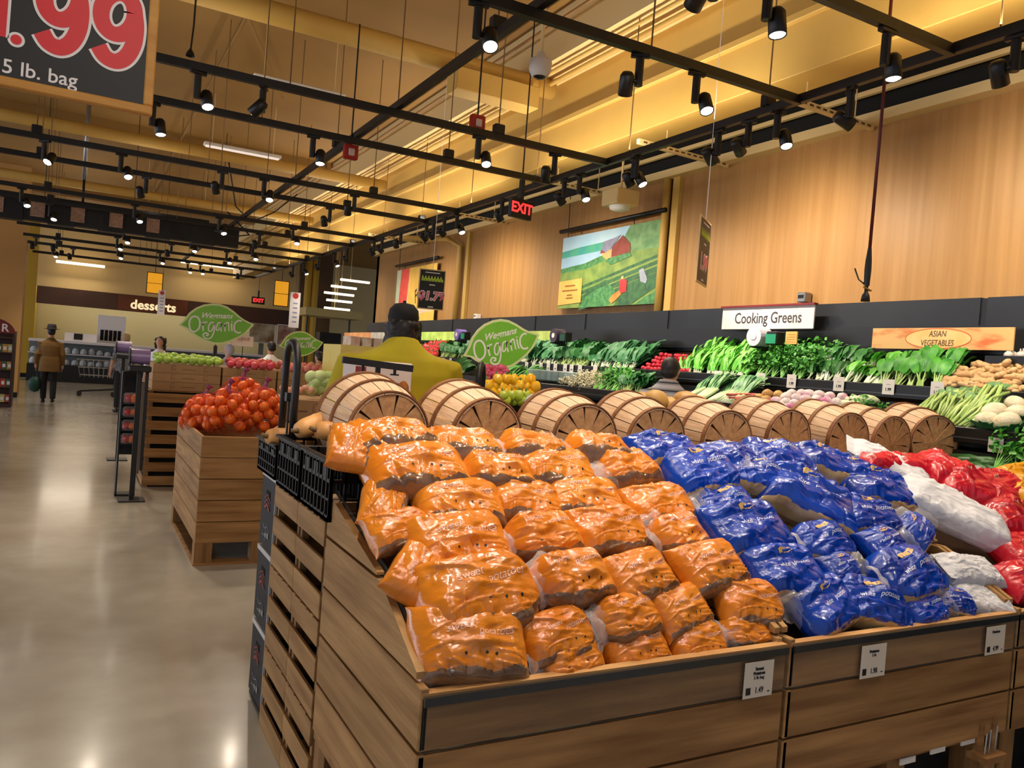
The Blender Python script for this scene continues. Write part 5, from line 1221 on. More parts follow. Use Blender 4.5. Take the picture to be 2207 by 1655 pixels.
# printed carton and black sign holder behind the first basket
p0, p1 = at(765, 770, 'Y', 3.62), at(884, 860, 'Y', 3.62)
t = thing('printed_carton', 'white carton printed with food photos beside the man in yellow', 'carton', ((p0.x+p1.x)/2, 3.71, 1.02))
w_ = (p1.x-p0.x)/2; hh = p0.z-1.02-.01
MB().box(-w_, -.09, 0, w_, .09, hh).build('box', mat('carton_pink_white', (222, 204, 198), (232, 216, 206), rough=.6, nscale=2), t, bevel=.004)
mb = MB(); M = frame((0, -.0915, 0), (1, 0, 0), (0, 0, 1))
def ell(mb, cx, cy, rx, ry, mi, z=0): mb.add([(cx+rx*math.cos(a*PI/8), cy+ry*math.sin(a*PI/8), z) for a in range(16)], [tuple(range(16))], mi, M)
ell(mb, .05*w_/.27, hh-.13, .035, .04, 0); ell(mb, .72*w_, hh-.13, .03, .045, 0); ell(mb, .82*w_, hh-.22, .03, .05, 1); ell(mb, .0, hh-.2, .05, .04, 1)
mb.box(-.95*w_, hh-.06, -.001, -.6*w_, hh-.03, .001, 2, M).box(-.55*w_, hh-.13, -.001, -.3*w_, hh-.12, .001, 2, M).box(-.62*w_, 0.02, -.001, -.6*w_, hh-.08, .001, 2, M)
mb.build('food_print', [pm('crust', (196, 122, 50), (150, 80, 30), 30), pm('bread', (140, 76, 40), (196, 150, 90), 30), pm('plum', (150, 60, 70), (130, 50, 60))], t)
p0, p1 = at(738, 775, 'Y', 3.42), at(889, 795, 'Y', 3.42)
t = thing('sign_holder', 'black horizontal sign holder on a stem above the first basket', 'sign holder', ((p0.x+p1.x)/2, 3.42, 1.02))
d = (p1-p0)/2; zc = (p0.z+p1.z)/2-1.02
MB().bar((-d.x, 0, zc-d.z), (d.x, 0, zc+d.z), .02, .030).build('bar', BLACK, t); MB().box(-.011, -.006, 0, .011, .006, zc).build('stem', BLACK, t)
for xx in (-.07, .08): MB().box(xx-.006, -.004, zc-.04, xx+.006, .004, zc).box(xx-.02, -.004, zc-.045, xx+.02, .004, zc-.038).build('clip', BLACK, t)

# ------------------------------------------------------------------ people
def person(loc, rz, h, label, spec):
    k = h/1.75; t = thing('person', label, 'person', loc, rz); S = Matrix.Scale(k, 4); b = spec.get('build', 1)
    arms = spec.get('arms', {-1: None, 1: None})
    def finish(mb, name, m_, vox, smooth=4, parent=t):
        o = mb.build(name, m_, parent, smooth=True)
        r = o.modifiers.new('r', 'REMESH'); r.mode = 'VOXEL'; r.voxel_size = vox; r.use_smooth_shade = True
        s_ = o.modifiers.new('s', 'SMOOTH'); s_.iterations = smooth; s_.factor = .5
        me = bpy.data.meshes.new_from_object(o.evaluated_get(bpy.context.evaluated_depsgraph_get())); me.name = name
        old = o.data; o.modifiers.clear(); o.data = me
        if not me.materials:
            for q in (m_ if isinstance(m_, list) else [m_]): me.materials.append(q)
        bpy.data.meshes.remove(old)
        for p in me.polygons: p.use_smooth = True
        o.scale = (k, k, k); return o
    arm = {}
    for s_ in (-1, 1):
        a = arms.get(s_) or [(.19, 0, 1.385), (.245, -.01, 1.13), (.255, .06, .88)]
        arm[s_] = [V((s_*x*b if i < 1 else s_*x*(.5+.5*b), y, z)) for i, (x, y, z) in enumerate(a)]
    legs = spec.get('legs', {-1: [(.095, 0, .9), (.10, .02, .50), (.105, -.01, .09)], 1: [(.095, 0, .9), (.10, .02, .50), (.105, -.01, .09)]})
    torso = [(.86, .165*b, .115), (.95, .172*b, .118), (1.06, .155*b, .108), (1.2, .172*b, .12), (1.33, .19*b, .12), (1.41, .165*b, .098), (1.455, .09, .07)]
    def tors(mb, g, lo=0, hi=9):
        mb.tube([(0, 0, z) for z, _, _ in torso[lo:hi]], [(rx+g, ry+g) for _, rx, ry in torso[lo:hi]], 20, 0, None, (0, 1, 0))
    hdy, hdz = spec.get('head', (0, 0)); hs = spec.get('head_scale', 1); HM = tr(0, .012+hdy, 1.645+hdz) @ Matrix.Scale(hs, 4) @ tr(0, -.012, -1.645)
    # body
    mb = MB(); tors(mb, 0); mb.tube([(0, 0, 1.42), (0, .005+hdy*.5, 1.5+hdz*.6), (0, .012+hdy, 1.56+hdz)], [.062, .056, .058], 12)
    k0 = len(mb.v)
    mb.ball((0, .012, 1.645), (.074, .094, .112), 18, 12).ball((0, .035, 1.585), (.05, .062, .045), 12, 8).ball((0, .108, 1.635), (.013, .02, .02), 8, 6)
    for s_ in (-1, 1): mb.ball((s_*.076, .005, 1.64), (.012, .02, .03), 8, 6)
    mb.v[k0:] = [tuple(HM @ V(p)) for p in mb.v[k0:]]
    for s_ in (-1, 1):
        mb.tube([arm[s_][0]-V((s_*.05, 0, -.01)), arm[s_][0], arm[s_][1], arm[s_][2]], [.05, .052, .041, .028], 12)
        d = (arm[s_][2]-arm[s_][1]).normalized(); w_ = arm[s_][2]; pd = V((0, 1, 0)) if abs(d.y) < .7 else V((0, 0, 1)); pd = (pd-d*pd.dot(d)).normalized()
        mb.tube([w_-d*.01, w_+d*.03, w_+d*.085], [(.026, .02), (.036, .016), (.034, .014)], 10, 0, None, pd)
        for q in range(4):
            f0 = w_+d*.08+pd*((q-1.5)*.018); L = (.07, .08, .075, .058)[q]; cu = V((-s_, 0, 0))
            mb.tube([f0, f0+d*L*.55+cu*.006, f0+d*L+cu*.024], [.0095, .009, .008], 7)
        mb.tube([w_+d*.02+pd*.025, w_+d*.055+pd*.055, w_+d*.09+pd*.062], [.012, .0105, .009], 7)
        hp, kn, an = [V((s_*x, y, z)) for x, y, z in legs[s_]]
        mb.tube([hp, kn, an], [.085, .056, .04], 12); mb.tube([an+V((0, -.05, -.055)), an+V((0, .06, -.06)), an+V((0, .16, -.07))], [(.036, .035), (.042, .03), (.035, .02)], 10)
    finish(mb, 'body', spec.get('skin', SKIN), .0105)
    # shirt or coat
    mb = MB(); z0 = spec.get('hem', 0); tors(mb, spec.get('loose', .014), z0, 6); mb.tube([(0, 0, 1.34), (0, 0, 1.405), (0, 0, 1.45), (0, .002, 1.485), (0, .004, 1.51)], [(.2*b, .13), (.182*b, .118), (.125, .098), (.085, .084), (.072, .072)], 16, 0, None, (0, 1, 0))
    if spec.get('coat'): mb.tube([(0, -.005, .72), (0, 0, .9), (0, 0, 1.05)], [(.205*b, .15), (.195*b, .145), (.18*b, .13)], 20, 0, None, (0, 1, 0))
    sl = spec.get('sleeve', .5)
    for s_ in (-1, 1):
        a0, a1, a2 = arm[s_]; e = a0.lerp(a1, sl*2) if sl <= .5 else a1.lerp(a2, (sl-.5)*2)
        pts = [a0-V((s_*.07, 0, -.0)), a0, e] if sl <= .5 else [a0-V((s_*.07, 0, 0)), a0, a1, e]
        mb.tube(pts, [.06, .066, .066] if sl <= .5 else [.06, .066, .062, .052], 12)
    finish(mb, spec.get('top', 'shirt'), spec['shirt'], .011, 6)
    # trousers and shoes
    mb = MB(); mb.tube([(0, 0, .80), (0, 0, .92), (0, 0, 1.0)], [(.16*b, .12), (.178*b, .125), (.172*b, .118)], 18, 0, None, (0, 1, 0))
    sh = MB()
    for s_ in (-1, 1):
        hp, kn, an = [V((s_*x, y, z)) for x, y, z in legs[s_]]
        mb.tube([hp, kn, an+V((0, 0, .0))], [.1, .074, .062], 12)
        sh.tube([an+V((0, -.075, -.05)), an+V((0, -.03, -.045)), an+V((0, .08, -.058)), an+V((0, .185, -.068))], [(.03, .03), (.046, .046), (.05, .036), (.03, .02)], 10)
    finish(mb, 'trousers', spec['trousers'], .012, 5); finish(sh, 'shoes', spec.get('shoes', BLACK), .01, 2)
    # hair and hat
    hr = spec.get('hair'); HAIR = mat('hair_dark', (34, 24, 20), (20, 14, 12), rough=.55, nscale=30, stretch=(1, 1, .3)) if not isinstance(hr, tuple) else mat('hair_%d' % hr[0], hr, rough=.6)
    mb = MB(); rs = random.Random(3)
    mb.ball((0, -.008, 1.672), (.084, .098, .098), 20, 12, 0, None, lambda d: 1+.03*nz(d.x, d.y, d.z, 9, 2) - (.25*max(0, d.y-.45) if d.z < .35 else 0))
    mb.ball((0, -.035, 1.63), (.080, .07, .085 if hr != 'short' else .06), 16, 10, 0, None, lambda d: 1+.05*nz(d.x, d.y, d.z, 8, 5))
    if hr == 'curly':
        for q in range(90):
            a = rs.uniform(PI*.98, PI*2.02); z = rs.uniform(1.54, 1.67); r = .096
            c = V((r*math.cos(a), -.01+r*1.05*math.sin(a), z)); mb.ball(c, rs.uniform(.014, .022), 7, 5)
    if hr == 'long': 
        for q in range(60):
            a = rs.uniform(PI*.9, PI*2.1); mb.ball((.09*math.cos(a), -.01+.09*math.sin(a), rs.uniform(1.5, 1.72)), rs.uniform(.02, .034), 7, 5)
    mb.v = [tuple(HM @ V(p)) for p in mb.v]
    finish(mb, 'hair', HAIR, .008, 1)
    if spec.get('cap'):
        mb = MB().lathe([(.094, 0), (.1, .03), (.092, .075), (.06, .108), (0, .118)], 22, 0, tr(0, -.005, 1.668) @ Matrix.Diagonal((.92, 1.06, 1, 1)))
        mb.loft([[(-.075, .06, 1.675), (.075, .06, 1.675), (.075, .06, 1.682), (-.075, .06, 1.682)], [(-.07, .13, 1.672), (.07, .13, 1.672), (.07, .13, 1.679), (-.07, .13, 1.679)], [(-.035, .175, 1.665), (.035, .175, 1.665), (.035, .175, 1.671), (-.035, .175, 1.671)]])
        mb.v = [tuple(HM @ V(p)) for p in mb.v]; o = mb.build('cap', spec['cap'], t, smooth=True); o.scale = (k, k, k)
        o = MB().ball(HM @ V((0, -.005, 1.788)), .009, 8, 6).build('cap_button', spec['cap'], t, smooth=True); o.scale = (k, k, k)
    if spec.get('hat'):
        o = MB().lathe([(.18, .014), (.178, .024), (.108, .004), (.104, .07), (.09, .125), (.04, .135), (0, .12)], 24, 0, tr(0, hdy, 1.70+hdz) @ Matrix.Diagonal((.92, 1.08, 1, 1))).build('hat', spec['hat'], t, smooth=True); o.scale = (k, k, k)
    return t, arm, k
POLO = mat('olive_yellow_polo', (206, 186, 30), (190, 168, 22), rough=.8, nscale=5, bump=.35, bscale=9, bstretch=(1, 1, .35))
TAN = mat('tan_coat', (132, 98, 50), (118, 86, 42), rough=.85, nscale=4); BLKC = mat('black_cloth', (24, 22, 24), (32, 30, 32), rough=.85, nscale=6); NAVY = mat('navy_cloth', (34, 38, 56), rough=.85)
CAPM = mat('black_cap', (14, 13, 15), (22, 20, 22), rough=.8, nscale=8)
e = at(866, 760, 'Y', 4.05)
fwd = [(.195, .02, 1.375), (.27, .08, 1.14), (.17, .30, 1.08)]
person((e.x, 4.05, 0), -.25, 1.97, 'person from behind in yellow polo shirt and black cap behind first basket', dict(build=1.22, shirt=POLO, trousers=BLKC, hair='curly', cap=CAPM, arms={-1: fwd, 1: fwd}, loose=.02, sleeve=.42, head=(.04, -.082), head_scale=.82))
# striped shirt
STR = mat('striped_shirt', (128, 124, 128), rough=.85)
N = STR.node_tree.nodes; L = STR.node_tree.links; tc = N.new('ShaderNodeTexCoord'); sp = N.new('ShaderNodeSeparateXYZ'); L.new(tc.outputs['Object'], sp.inputs[0])
pp = N.new('ShaderNodeMath'); pp.operation = 'PINGPONG'; pp.inputs[1].default_value = .031; L.new(sp.outputs[2], pp.inputs[0])
cr = N.new('ShaderNodeValToRGB'); cr.color_ramp.interpolation = 'CONSTANT'; els = cr.color_ramp.elements
els[0].color = lin((40, 40, 48)); els[1].position = .17; els[1].color = lin((132, 128, 132)); q = els.new(.55); q.color = lin((172, 168, 170))
mq = N.new('ShaderNodeMath'); mq.operation = 'DIVIDE'; mq.inputs[1].default_value = .031; L.new(pp.outputs[0], mq.inputs[0]); L.new(mq.outputs[0], cr.inputs[0]); L.new(cr.outputs[0], N['Principled BSDF'].inputs['Base Color'])
e = at(1441, 820, 'Y', 5.1)
person((e.x, 5.1, 0), -1.0, 1.835, 'person with short dark hair in grey striped shirt facing the vegetables', dict(shirt=STR, build=.95, head=(.025, -.062), head_scale=.88, trousers=NAVY, hair='short', sleeve=.42))
hl = {-1: [(.09, 0, .9), (.095, .05, .5), (.085, .12, .09)], 1: [(.09, 0, .9), (.1, -.02, .5), (.1, -.14, .11)]}
t, arm, k = person((-.53, 20.75, 0), .05, 1.70, 'person in tan coat and dark hat walking away with green bag', dict(build=1.08, shirt=TAN, trousers=BLKC, hair='short', hat=mat('felt_hat', (26, 20, 20), rough=.8), coat=True, sleeve=.97, top='coat', legs=hl))
hand = V((-.53, 20.75, 0)) + (rotm(.05, 'Z') @ (arm[-1][2]*k)) + V((-.0, .03, -.13))
t = thing('carrier_bag', 'dark green carrier bag held by the person in the hat', 'bag', hand)
MB().ball((0, 0, -.30), (.13, .12, .2), 16, 12, 0, None, lambda d: 1+.12*nz(d.x, d.y, d.z, 3, 1)-(.35*max(0, d.z-.3))).build('bag_body', mat('green_bag', (20, 74, 62), (14, 56, 48), rough=.6, nscale=4), t, smooth=True)
MB().tube([(-.04, 0, -.16), (-.02, 0, 0), (.02, 0, 0), (.04, 0, -.16)], .01, 6).build('handle', mat('green_bag_handle', (18, 64, 54)), t)
for (px, py, Y, h, rz, lab, sp) in [
    (347, 716, 17.0, 1.66, 2.7, 'person with dark bushy hair in white jacket behind the green apples', dict(shirt=SWH, trousers=BLKC, hair='long', skin=SKIN)),
    (272, 722, 19.0, 1.70, .3, 'person in dark checked shirt near the purple bag rolls', dict(shirt=mat('check_shirt', (70, 74, 84), (150, 150, 150), rough=.8, nscale=40), trousers=BLKC, hair=(170, 140, 100))),
    (495, 736, 14.5, 1.62, .6, 'person in pale grey hood behind the large leaf sign', dict(shirt=mat('pale_grey', (176, 172, 182), rough=.8), trousers=BLKC, hair=(176, 172, 182))),
    (586, 732, 15.5, 1.72, .2, 'person with black hair in white top behind the apple cartons', dict(shirt=SWH, trousers=BLKC, hair='short')),
    (722, 748, 14.0, 1.60, -.4, 'person in blue top standing beyond the red apples', dict(shirt=mat('blue_top', (70, 60, 170), rough=.8), trousers=NAVY, hair='short')),
    (690, 752, 14.6, 1.6, .5, 'person in black top beside the one in blue', dict(shirt=BLKC, trousers=BLKC, hair='short'))]:
    e = at(px, py, 'Y', Y); person((e.x, Y, 0), rz, h, lab, sp)

# ------------------------------------------------------------------ mandarin bin
t = thing('wooden_bin', 'plank bin on pallet feet heaped with netted mandarins', 'bin', (1.2, 6.6, 0))
bx0, bx1, by0, by1 = .812, 1.72, 6.0, 7.55
for z0, z1 in ((.16, .31), (.315, .465), (.47, .62), (.625, .775), (.78, .93)):
    wpart(t, MB().box(bx0, by0, z0, bx1, by0+.022, z1), 'front_plank', WX, bevel=.003); wpart(t, MB().box(bx0, by0+.022, z0, bx0+.022, by1, z1), 'side_plank', WY, bevel=.003)
    wpart(t, MB().box(bx1-.022, by0+.022, z0, bx1, by1, z1), 'side_plank', WY, bevel=.003)
wpart(t, MB().box(bx0+.022, by1-.022, .16, bx1-.022, by1, .93), 'back_plank', WX); wpart(t, MB().box(bx0+.02, by0+.02, .70, bx1-.02, by1-.02, .72), 'inner_deck', DARK)
for xx in (bx0, (bx0+bx1)/2-.06, bx1-.12):
    for yy in (by0, by1-.12): wpart(t, MB().box(xx, yy, .02, xx+.12, yy+.12, .16), 'pallet_block', WZ)
wpart(t, MB().box(bx0-.005, by0-.005, 0, bx1, by0+.1, .02).box(bx0-.005, by1-.1, 0, bx1, by1, .02).box(bx0-.005, by0+.1, 0, bx0+.1, by1-.1, .02), 'pallet_board', WX)
MAN = mat('mandarin_peel', (246, 116, 22), (238, 96, 14), rough=.4, nscale=6, bump=.2, bscale=220, rnd=.08)
NET = mat('red_net', (190, 40, 24), rough=.4); MANM = MB().ball((0, 0, 0), (.043, .043, .038), 14, 9).mesh('mandarin', [MAN])
def mandarin_bag(p, rx, ry, rz_, n, label, seed):
    t = thing('mandarin_bag', label, 'fruit bag', p, 0, 'netted mandarin bags'); rs = random.Random(seed); pts = []
    for _ in range(900):
        if len(pts) >= n: break
        a, b = rs.uniform(0, 2*PI), math.acos(rs.uniform(-.55, 1)); q = V((rx*math.sin(b)*math.cos(a), ry*math.sin(b)*math.sin(a), rz_*math.cos(b)))
        if all((q-o).length > .068 for o in pts): pts.append(q)
    for q in pts:
        o = bpy.data.objects.new('mandarin', MANM); C.objects.link(o); o.parent = t; o.location = q; o.rotation_euler = (rs.uniform(0, 3), rs.uniform(0, 3), 0)
    mb = MB()
    for k in range(16):
        for dr in (-1, 1):
            path = []
            for i in range(9):
                b = .15+i*.28; a = 2*PI*k/16+dr*b*.8; path.append((( rx+.036)*math.sin(b)*math.cos(a), (ry+.036)*math.sin(b)*math.sin(a), (rz_+.036)*math.cos(b)))
            mb.tube(path, .0016, 4)
    mb.build('net', NET, t)
    MB().tube([(0, 0, rz_), (.01, 0, rz_+.06), (.03, .01, rz_+.10)], [.03, .014, .03], 8).build('net_neck', mat('neck_label', (176, 50, 40), (120, 70, 130), rough=.4, nscale=14), t)
def mb_at(x, y, Y, *a): mandarin_bag(at(x, y, 'Y', Y), *a)
mb_at(487, 893, 6.3, .14, .12, .16, 34, 'netted bag of mandarins at front left of the plank bin', 1)
mb_at(566, 893, 6.35, .12, .12, .18, 32, 'netted bag of mandarins at front right of the plank bin', 2)
mb_at(440, 893, 6.75, .13, .14, .13, 26, 'netted bag of mandarins on the left side of the plank bin', 3)
mb_at(520, 862, 6.85, .16, .14, .16, 26, 'netted bag of mandarins at the back of the plank bin', 4)
mb_at(425, 905, 7.15, .11, .14, .10, 16, 'netted bag of mandarins at far left corner of the plank bin', 5)

# ------------------------------------------------------------------ apple display
for i, (x0, x1) in enumerate(((.685, 1.42), (1.44, 2.16), (2.18, 2.9))):
    t = thing('slatted_stand', 'slatted wooden stand under the apple cartons, %s from the left' % nth(i+1), 'stand', (x0, 9.36, 0), 0, 'apple stands')
    for k in range(7):
        z = .02+k*.15; MB().box(0, 0, z, x1-x0, .018, z+.10).build('front_slat', WX, t, bevel=.002); MB().box(0, .018, z, .018, 1.2, z+.10).build('side_slat', WY, t)
    for xx in (.02, x1-x0-.06): MB().box(xx, .018, 0, xx+.04, .06, 1.04).build('corner_post', WZ, t)
    MB().box(.02, .06, .0, x1-x0-.02, 1.18, 1.0).build('inner_box', DARK, t); MB().box(0, 0, 1.04, x1-x0, 1.2, 1.05).build('top_board', WX, t)
def card_box(p, w_, d_, h_, label, group):
    t = thing('cardboard_carton', label, 'carton', p, 0, group)
    MB().box(0, 0, 0, w_, d_, h_).build('box', CARD, t, bevel=.003)
    mb = MB(); M = frame((0, -.0012, 0), (1, 0, 0), (0, 0, 1))
    for u in (.3, .78):
        mb.stroke([(w_*u-.02, h_*.2), (w_*u-.02, h_*.8), (w_*u+.02, h_*.8)], .006, M, 0, 3); mb.stroke([(w_*u+.005+.012*math.cos(a), h_*.42+.012*math.sin(a)) for a in (0, 1, 2, 3, 4, 5, 6.2)], .004, M, 0, 2)
    mb.box(w_*.42, h_*.42, 0, w_*.62, h_*.5, .001, 0, M); mb.build('brown_print', mat('carton_print', (128, 92, 60)), t)
    return t
for i, (x0, x1) in enumerate(((.725, 1.42), (1.44, 2.03), (2.05, 2.9))):
    for k in range(3): card_box((x0, 9.38+.0*k, 1.052+k*.096), x1-x0, 1.1, .094, 'flat cardboard apple carton, %s column from left, %s layer' % (nth(i+1), ('bottom', 'middle', 'top')[k]), 'apple cartons')
def fruit_mesh(m_, seed):
    def fn(d): return 1+.04*nz(d.x, d.y, d.z, 2, seed)-.28*max(0, abs(d.z)-.72)
    return MB().ball((0, 0, 0), (.042, .042, .040), 14, 9, 0, None, fn).tube([(0, 0, .028), (.004, 0, .05)], .0022, 5, 1).mesh('apple', [m_, mat('apple_stalk', (90, 70, 40))])
GA = mat('green_apple_skin', (186, 216, 84), (160, 202, 76), rough=.25, nscale=5, coat=.4, rnd=.12); RA = mat('red_apple_skin', (226, 66, 96), (240, 140, 110), rough=.25, nscale=4, coat=.4, rnd=.12, contrast=(.45, .75))
PA = mat('pink_apple_skin', (236, 130, 130), (242, 200, 160), rough=.25, nscale=4, coat=.4, rnd=.12, contrast=(.45, .7)); PE = mat('peach_skin', (240, 190, 130), (236, 150, 110), rough=.4, nscale=4, rnd=.08)
ga, ra, pa, pe = [[fruit_mesh(m_, k) for k in range(2)] for m_ in (GA, RA, PA, PE)]
def apples(word, meshes, x0, x1, label, rows=4, y0=9.42):
    rs = random.Random(int(x0*100)); n = int((x1-x0)/.088)
    for r in range(rows):
        for i in range(n):
            z = 1.378+.018*min(r, 2)+rs.uniform(0, .012)
            round_thing(word, word.split('_')[-1], meshes, (x0+(i+.5+.4*(r % 2))*(x1-x0)/(n+.4), y0+r*.08, z), 1.08, '%s, %s from left, %s row' % (label, nth(i+1), ('front', 'second', 'third', 'back')[r]), word.replace('_', ' ')+'s', rs)
apples('green_apple', ga, .73, 1.46, 'green apple on the left cartons'); apples('red_apple', ra, 1.48, 2.04, 'red apple on the middle cartons'); apples('pink_apple', pa, 2.07, 2.9, 'pink and yellow apple on the right cartons')
apples('peach', pe, 1.75, 2.3, 'pale peach behind the red apples', 2, 9.85)
# nearer carton island right of the arch
t = thing('display_table', 'low dark table carrying cabbage cartons behind the first basket', 'table', (1.9, 7.6, 0)); wpart(t, MB().box(1.62, 7.5, 0, 3.0, 8.5, .93), 'body', DARK)
for i, (x0, x1) in enumerate(((1.64, 2.12), (2.14, 2.6), (2.62, 3.0))): card_box((x0, 7.52, .932), x1-x0, .8, .20, 'cardboard carton of cabbages behind first basket, %s from left' % nth(i+1), 'cabbage cartons')
CAB = mat('cabbage_leaf', (206, 220, 150), (168, 200, 120), rough=.5, nscale=7, rnd=.08); cm = [lump(k, (.075, .07, .065), .14, 3, CAB, 16, 11) for k in range(2)]
pts = sorted([(672+18*i+8*(j % 2), 838-13*j) for j in range(3) for i in range(4)]); scatter('cabbage', 'cabbage', cm, pts, 7.7, .95, 'pale green cabbage beside the first basket', 'cabbages')
pts = sorted([(610+12*i, 836+5*(i % 2)) for i in range(6)]); scatter('shallot', 'shallot', [lump(k, (.035, .03, .03), .15, 2, mat('shallot_skin', (214, 120, 120), (226, 190, 150), rough=.4, nscale=5)) for k in range(2)], pts, 7.65, 1.0, 'pinkish shallot on carton seen through the black arch', 'shallots')
# white notice, produce posts, bag roll stands with pepper packs
p = at(524, 735, 'Y', 10.1); s_ = flat_sign('paper_notice', 'small white notice on a stick below the large leaf sign', 'sign', p, .24, .125, mat('notice_paper', (236, 222, 214), rough=.6), 'y')
MB().text('PLEASE', .05, tr(0, .025, .001)).build('lettering', mat('notice_red', (150, 70, 70)), s_); MB().box(-.004, -.35, -.012, .004, -.06, -.004).build('stick', BLACK, s_)
def roll_stand(px, py, Y, label, col):
    p = at(px, py, 'Y', Y); t = thing('bag_roll_stand', label, 'stand', (p.x, Y, 0), 0, 'bag roll stands')
    MB().box(-.12, -.12, 0, .12, .12, .015).build('foot', BLACK, t, bevel=.004); MB().box(-.02, -.02, .015, .02, .02, p.z-.15).build('post', BLACK, t)
    MB().box(.055, -.02, .3, .085, .02, p.z-.1).build('side_post', BLACK, t)
    MB().lathe([(0, -.085), (.075, -.085), (.075, .085), (0, .085)], 20, 0, tr(0, 0, p.z) @ rotm(PI/2, 'Y')).build('purple_roll', mat(col, (150, 126, 176), (130, 106, 160), rough=.3, nscale=3), t, smooth=False)
    MB().lathe([(.04, -.1), (.09, -.1), (.09, -.088), (.04, -.088)], 20, 0, tr(0, 0, p.z) @ rotm(PI/2, 'Y')).build('roll_flange', BLACK, t)
    MB().box(-.10, -.09, p.z-.15, .10, .09, p.z-.09).build('tray', BLACK, t, bevel=.01); MB().box(-.085, -.01, p.z-.14, -.07, .01, p.z+.05).box(.07, -.01, p.z-.14, .085, .01, p.z+.05).build('bracket', STEEL, t)
roll_stand(303, 768, 8.6, 'black stand with purple bag roll left of the apple cartons', 'lilac_film'); roll_stand(268, 748, 11.5, 'farther black stand with purple bag roll', 'lilac_film')
t = thing('clip_strip_rack', 'narrow black rack holding red pepper packs beside the bag roll stand', 'rack', (.50, 8.82, 0))
MB().box(-.09, 0, .0, -.075, .18, 1.25).box(.075, 0, 0, .09, .18, 1.25).box(-.09, .165, .4, .09, .18, 1.25).box(-.09, 0, 0, .09, .18, .02).build('frame', BLACK, t)
for k in range(4): MB().box(-.08, .0, .52+k*.135, .08, .165, .53+k*.135).build('shelf', BLACK, t)
for k in range(4):
    q = thing('pepper_pack', 'red and orange pepper pack in the narrow rack, %s from the bottom' % nth(k+1), 'pack', (.50, 8.85, .575+k*.135), 0, 'pepper packs')
    for m_, (dx, dz) in ((0, (-.025, 0)), (1, (.03, .0))):
        o = bpy.data.objects.new('pepper', (rp[0], pepper(mat('pepper_orange', (240, 120, 24), rough=.25, coat=.4), 2))[m_]); C.objects.link(o); o.parent = q; o.location = (dx, 0, dz); o.rotation_euler = (.3, .2+k, k); o.scale = (.8, .8, .95)
    MB().box(-.07, -.04, -.05, .07, .04, .06).build('clear_wrap', FILM, q, bevel=.02)
t = thing('pale_panel', 'pale edged side panel of the apple stand rack', 'panel', (.615, 9.0, 0)); MB().box(-.012, 0, .2, .012, .3, 1.15).build('panel', mat('panel_grey', (130, 122, 118), rough=.5), t)

# ------------------------------------------------------------------ far end of the shop
BYF = 30.0
def farbox(px0, py0, px1, py1, Y, d, name, label, cat, m_, group=None, bottom=None):
    a, b = at(px0, py0, 'Y', Y), at(px1, py1, 'Y', Y); z0 = b.z if bottom is None else bottom
    t = thing(name, label, cat, (a.x, Y, z0), 0, group); MB().box(0, 0, 0, b.x-a.x, d, a.z-z0).build('box', m_, t); return t, b.x-a.x, a.z-z0
FAS = mat('brown_fascia', (78, 48, 32), (66, 40, 26), rough=.5, nscale=1)
a, b = at(80, 615, 'Y', 31), at(640, 700, 'Y', 31); a2 = at(80, 652, 'Y', 31)
t = thing('counter_fascia', 'long brown fascia with desserts lettering above the far counter', 'fascia', (a.x, 31, a2.z)); H_ = a.z-a2.z
MB().box(0, 0, 0, b.x-a.x, .3, H_).build('board', FAS, t)
x0, x1 = at(255, 640, 'Y', 31).x-a.x, at(405, 660, 'Y', 31).x-a.x
MB().box(x0, -.03, .02, x1, 0, H_-.02).build('name_panel', mat('copper_panel', (120, 62, 32), (92, 46, 24), rough=.35, nscale=.8), t)
xm = at(331, 656, 'Y', 31).x-a.x
MB().text('desserts', H_*.78, frame((xm, -.035, H_*.42), (1, 0, 0), (0, 0, 1)), 0, .012).build('lettering', mat('lit_letters', (250, 226, 176), emit=.8), t)
t2 = struct(MB().box(a.x-.02, 31.05, a.z, b.x+.3, 31.25, 5.4).build('trim_5', mat('bulkhead', (222, 188, 124), rough=.6)), 'pale bulkhead above the brown fascia', 'bulkhead')
for i, (x0, x1) in enumerate(((120, 225), (390, 520))):
    p, q = at(x0, 575, 'Y', 30.6), at(x1, 590, 'Y', 30.6); t = thing('cove_light', 'long glowing strip under the bulkhead, %s' % ('left', 'right')[i], 'strip light', (p.x, 30.6, p.z+.15), 0, 'cove lights')
    MB().box(0, 0, 0, q.x-p.x, .12, .08).build('tube', mat('cove_glow', (255, 236, 196), emit=3), t)
    l = bpy.data.lights.new('cove_beam', 'AREA'); l.shape = 'RECTANGLE'; l.size = q.x-p.x; l.size_y = .8; l.energy = 22; l.color = WARM; o = bpy.data.objects.new('cove_beam', l); C.objects.link(o); o.location = ((p.x+q.x)/2, 30.4, p.z+.1); o.rotation_euler = (-.5, 0, 0)
l = bpy.data.lights.new('bakery_light', 'AREA'); l.shape = 'RECTANGLE'; l.size = 8; l.size_y = 1; l.energy = 60; l.color = COOLWHITE; o = bpy.data.objects.new('bakery_light', l); C.objects.link(o); o.location = (2.2, 32.4, 3.3)
t = thing('dessert_counter', 'long glass dessert counter full of white containers at the far end', 'counter', (2.2, 30.3, 0))
wpart(t, MB().box(-1.4, 30.0, 0, 6.0, 30.9, .55), 'base', CASE); wpart(t, MB().box(-1.4, 30.0, 1.28, 6.0, 30.9, 1.36), 'counter_top', SWH); wpart(t, MB().box(-1.4, 30.05, .9, 6, 30.85, .93), 'shelf', SWH)
wpart(t, MB().box(-1.4, 30.8, .55, 6, 30.9, 1.28), 'back', mat('counter_back', (120, 124, 124), rough=.4)); wpart(t, MB().box(-1.4, 30.0, .55, 6.0, 30.01, 1.28), 'glass_front', ACRY)
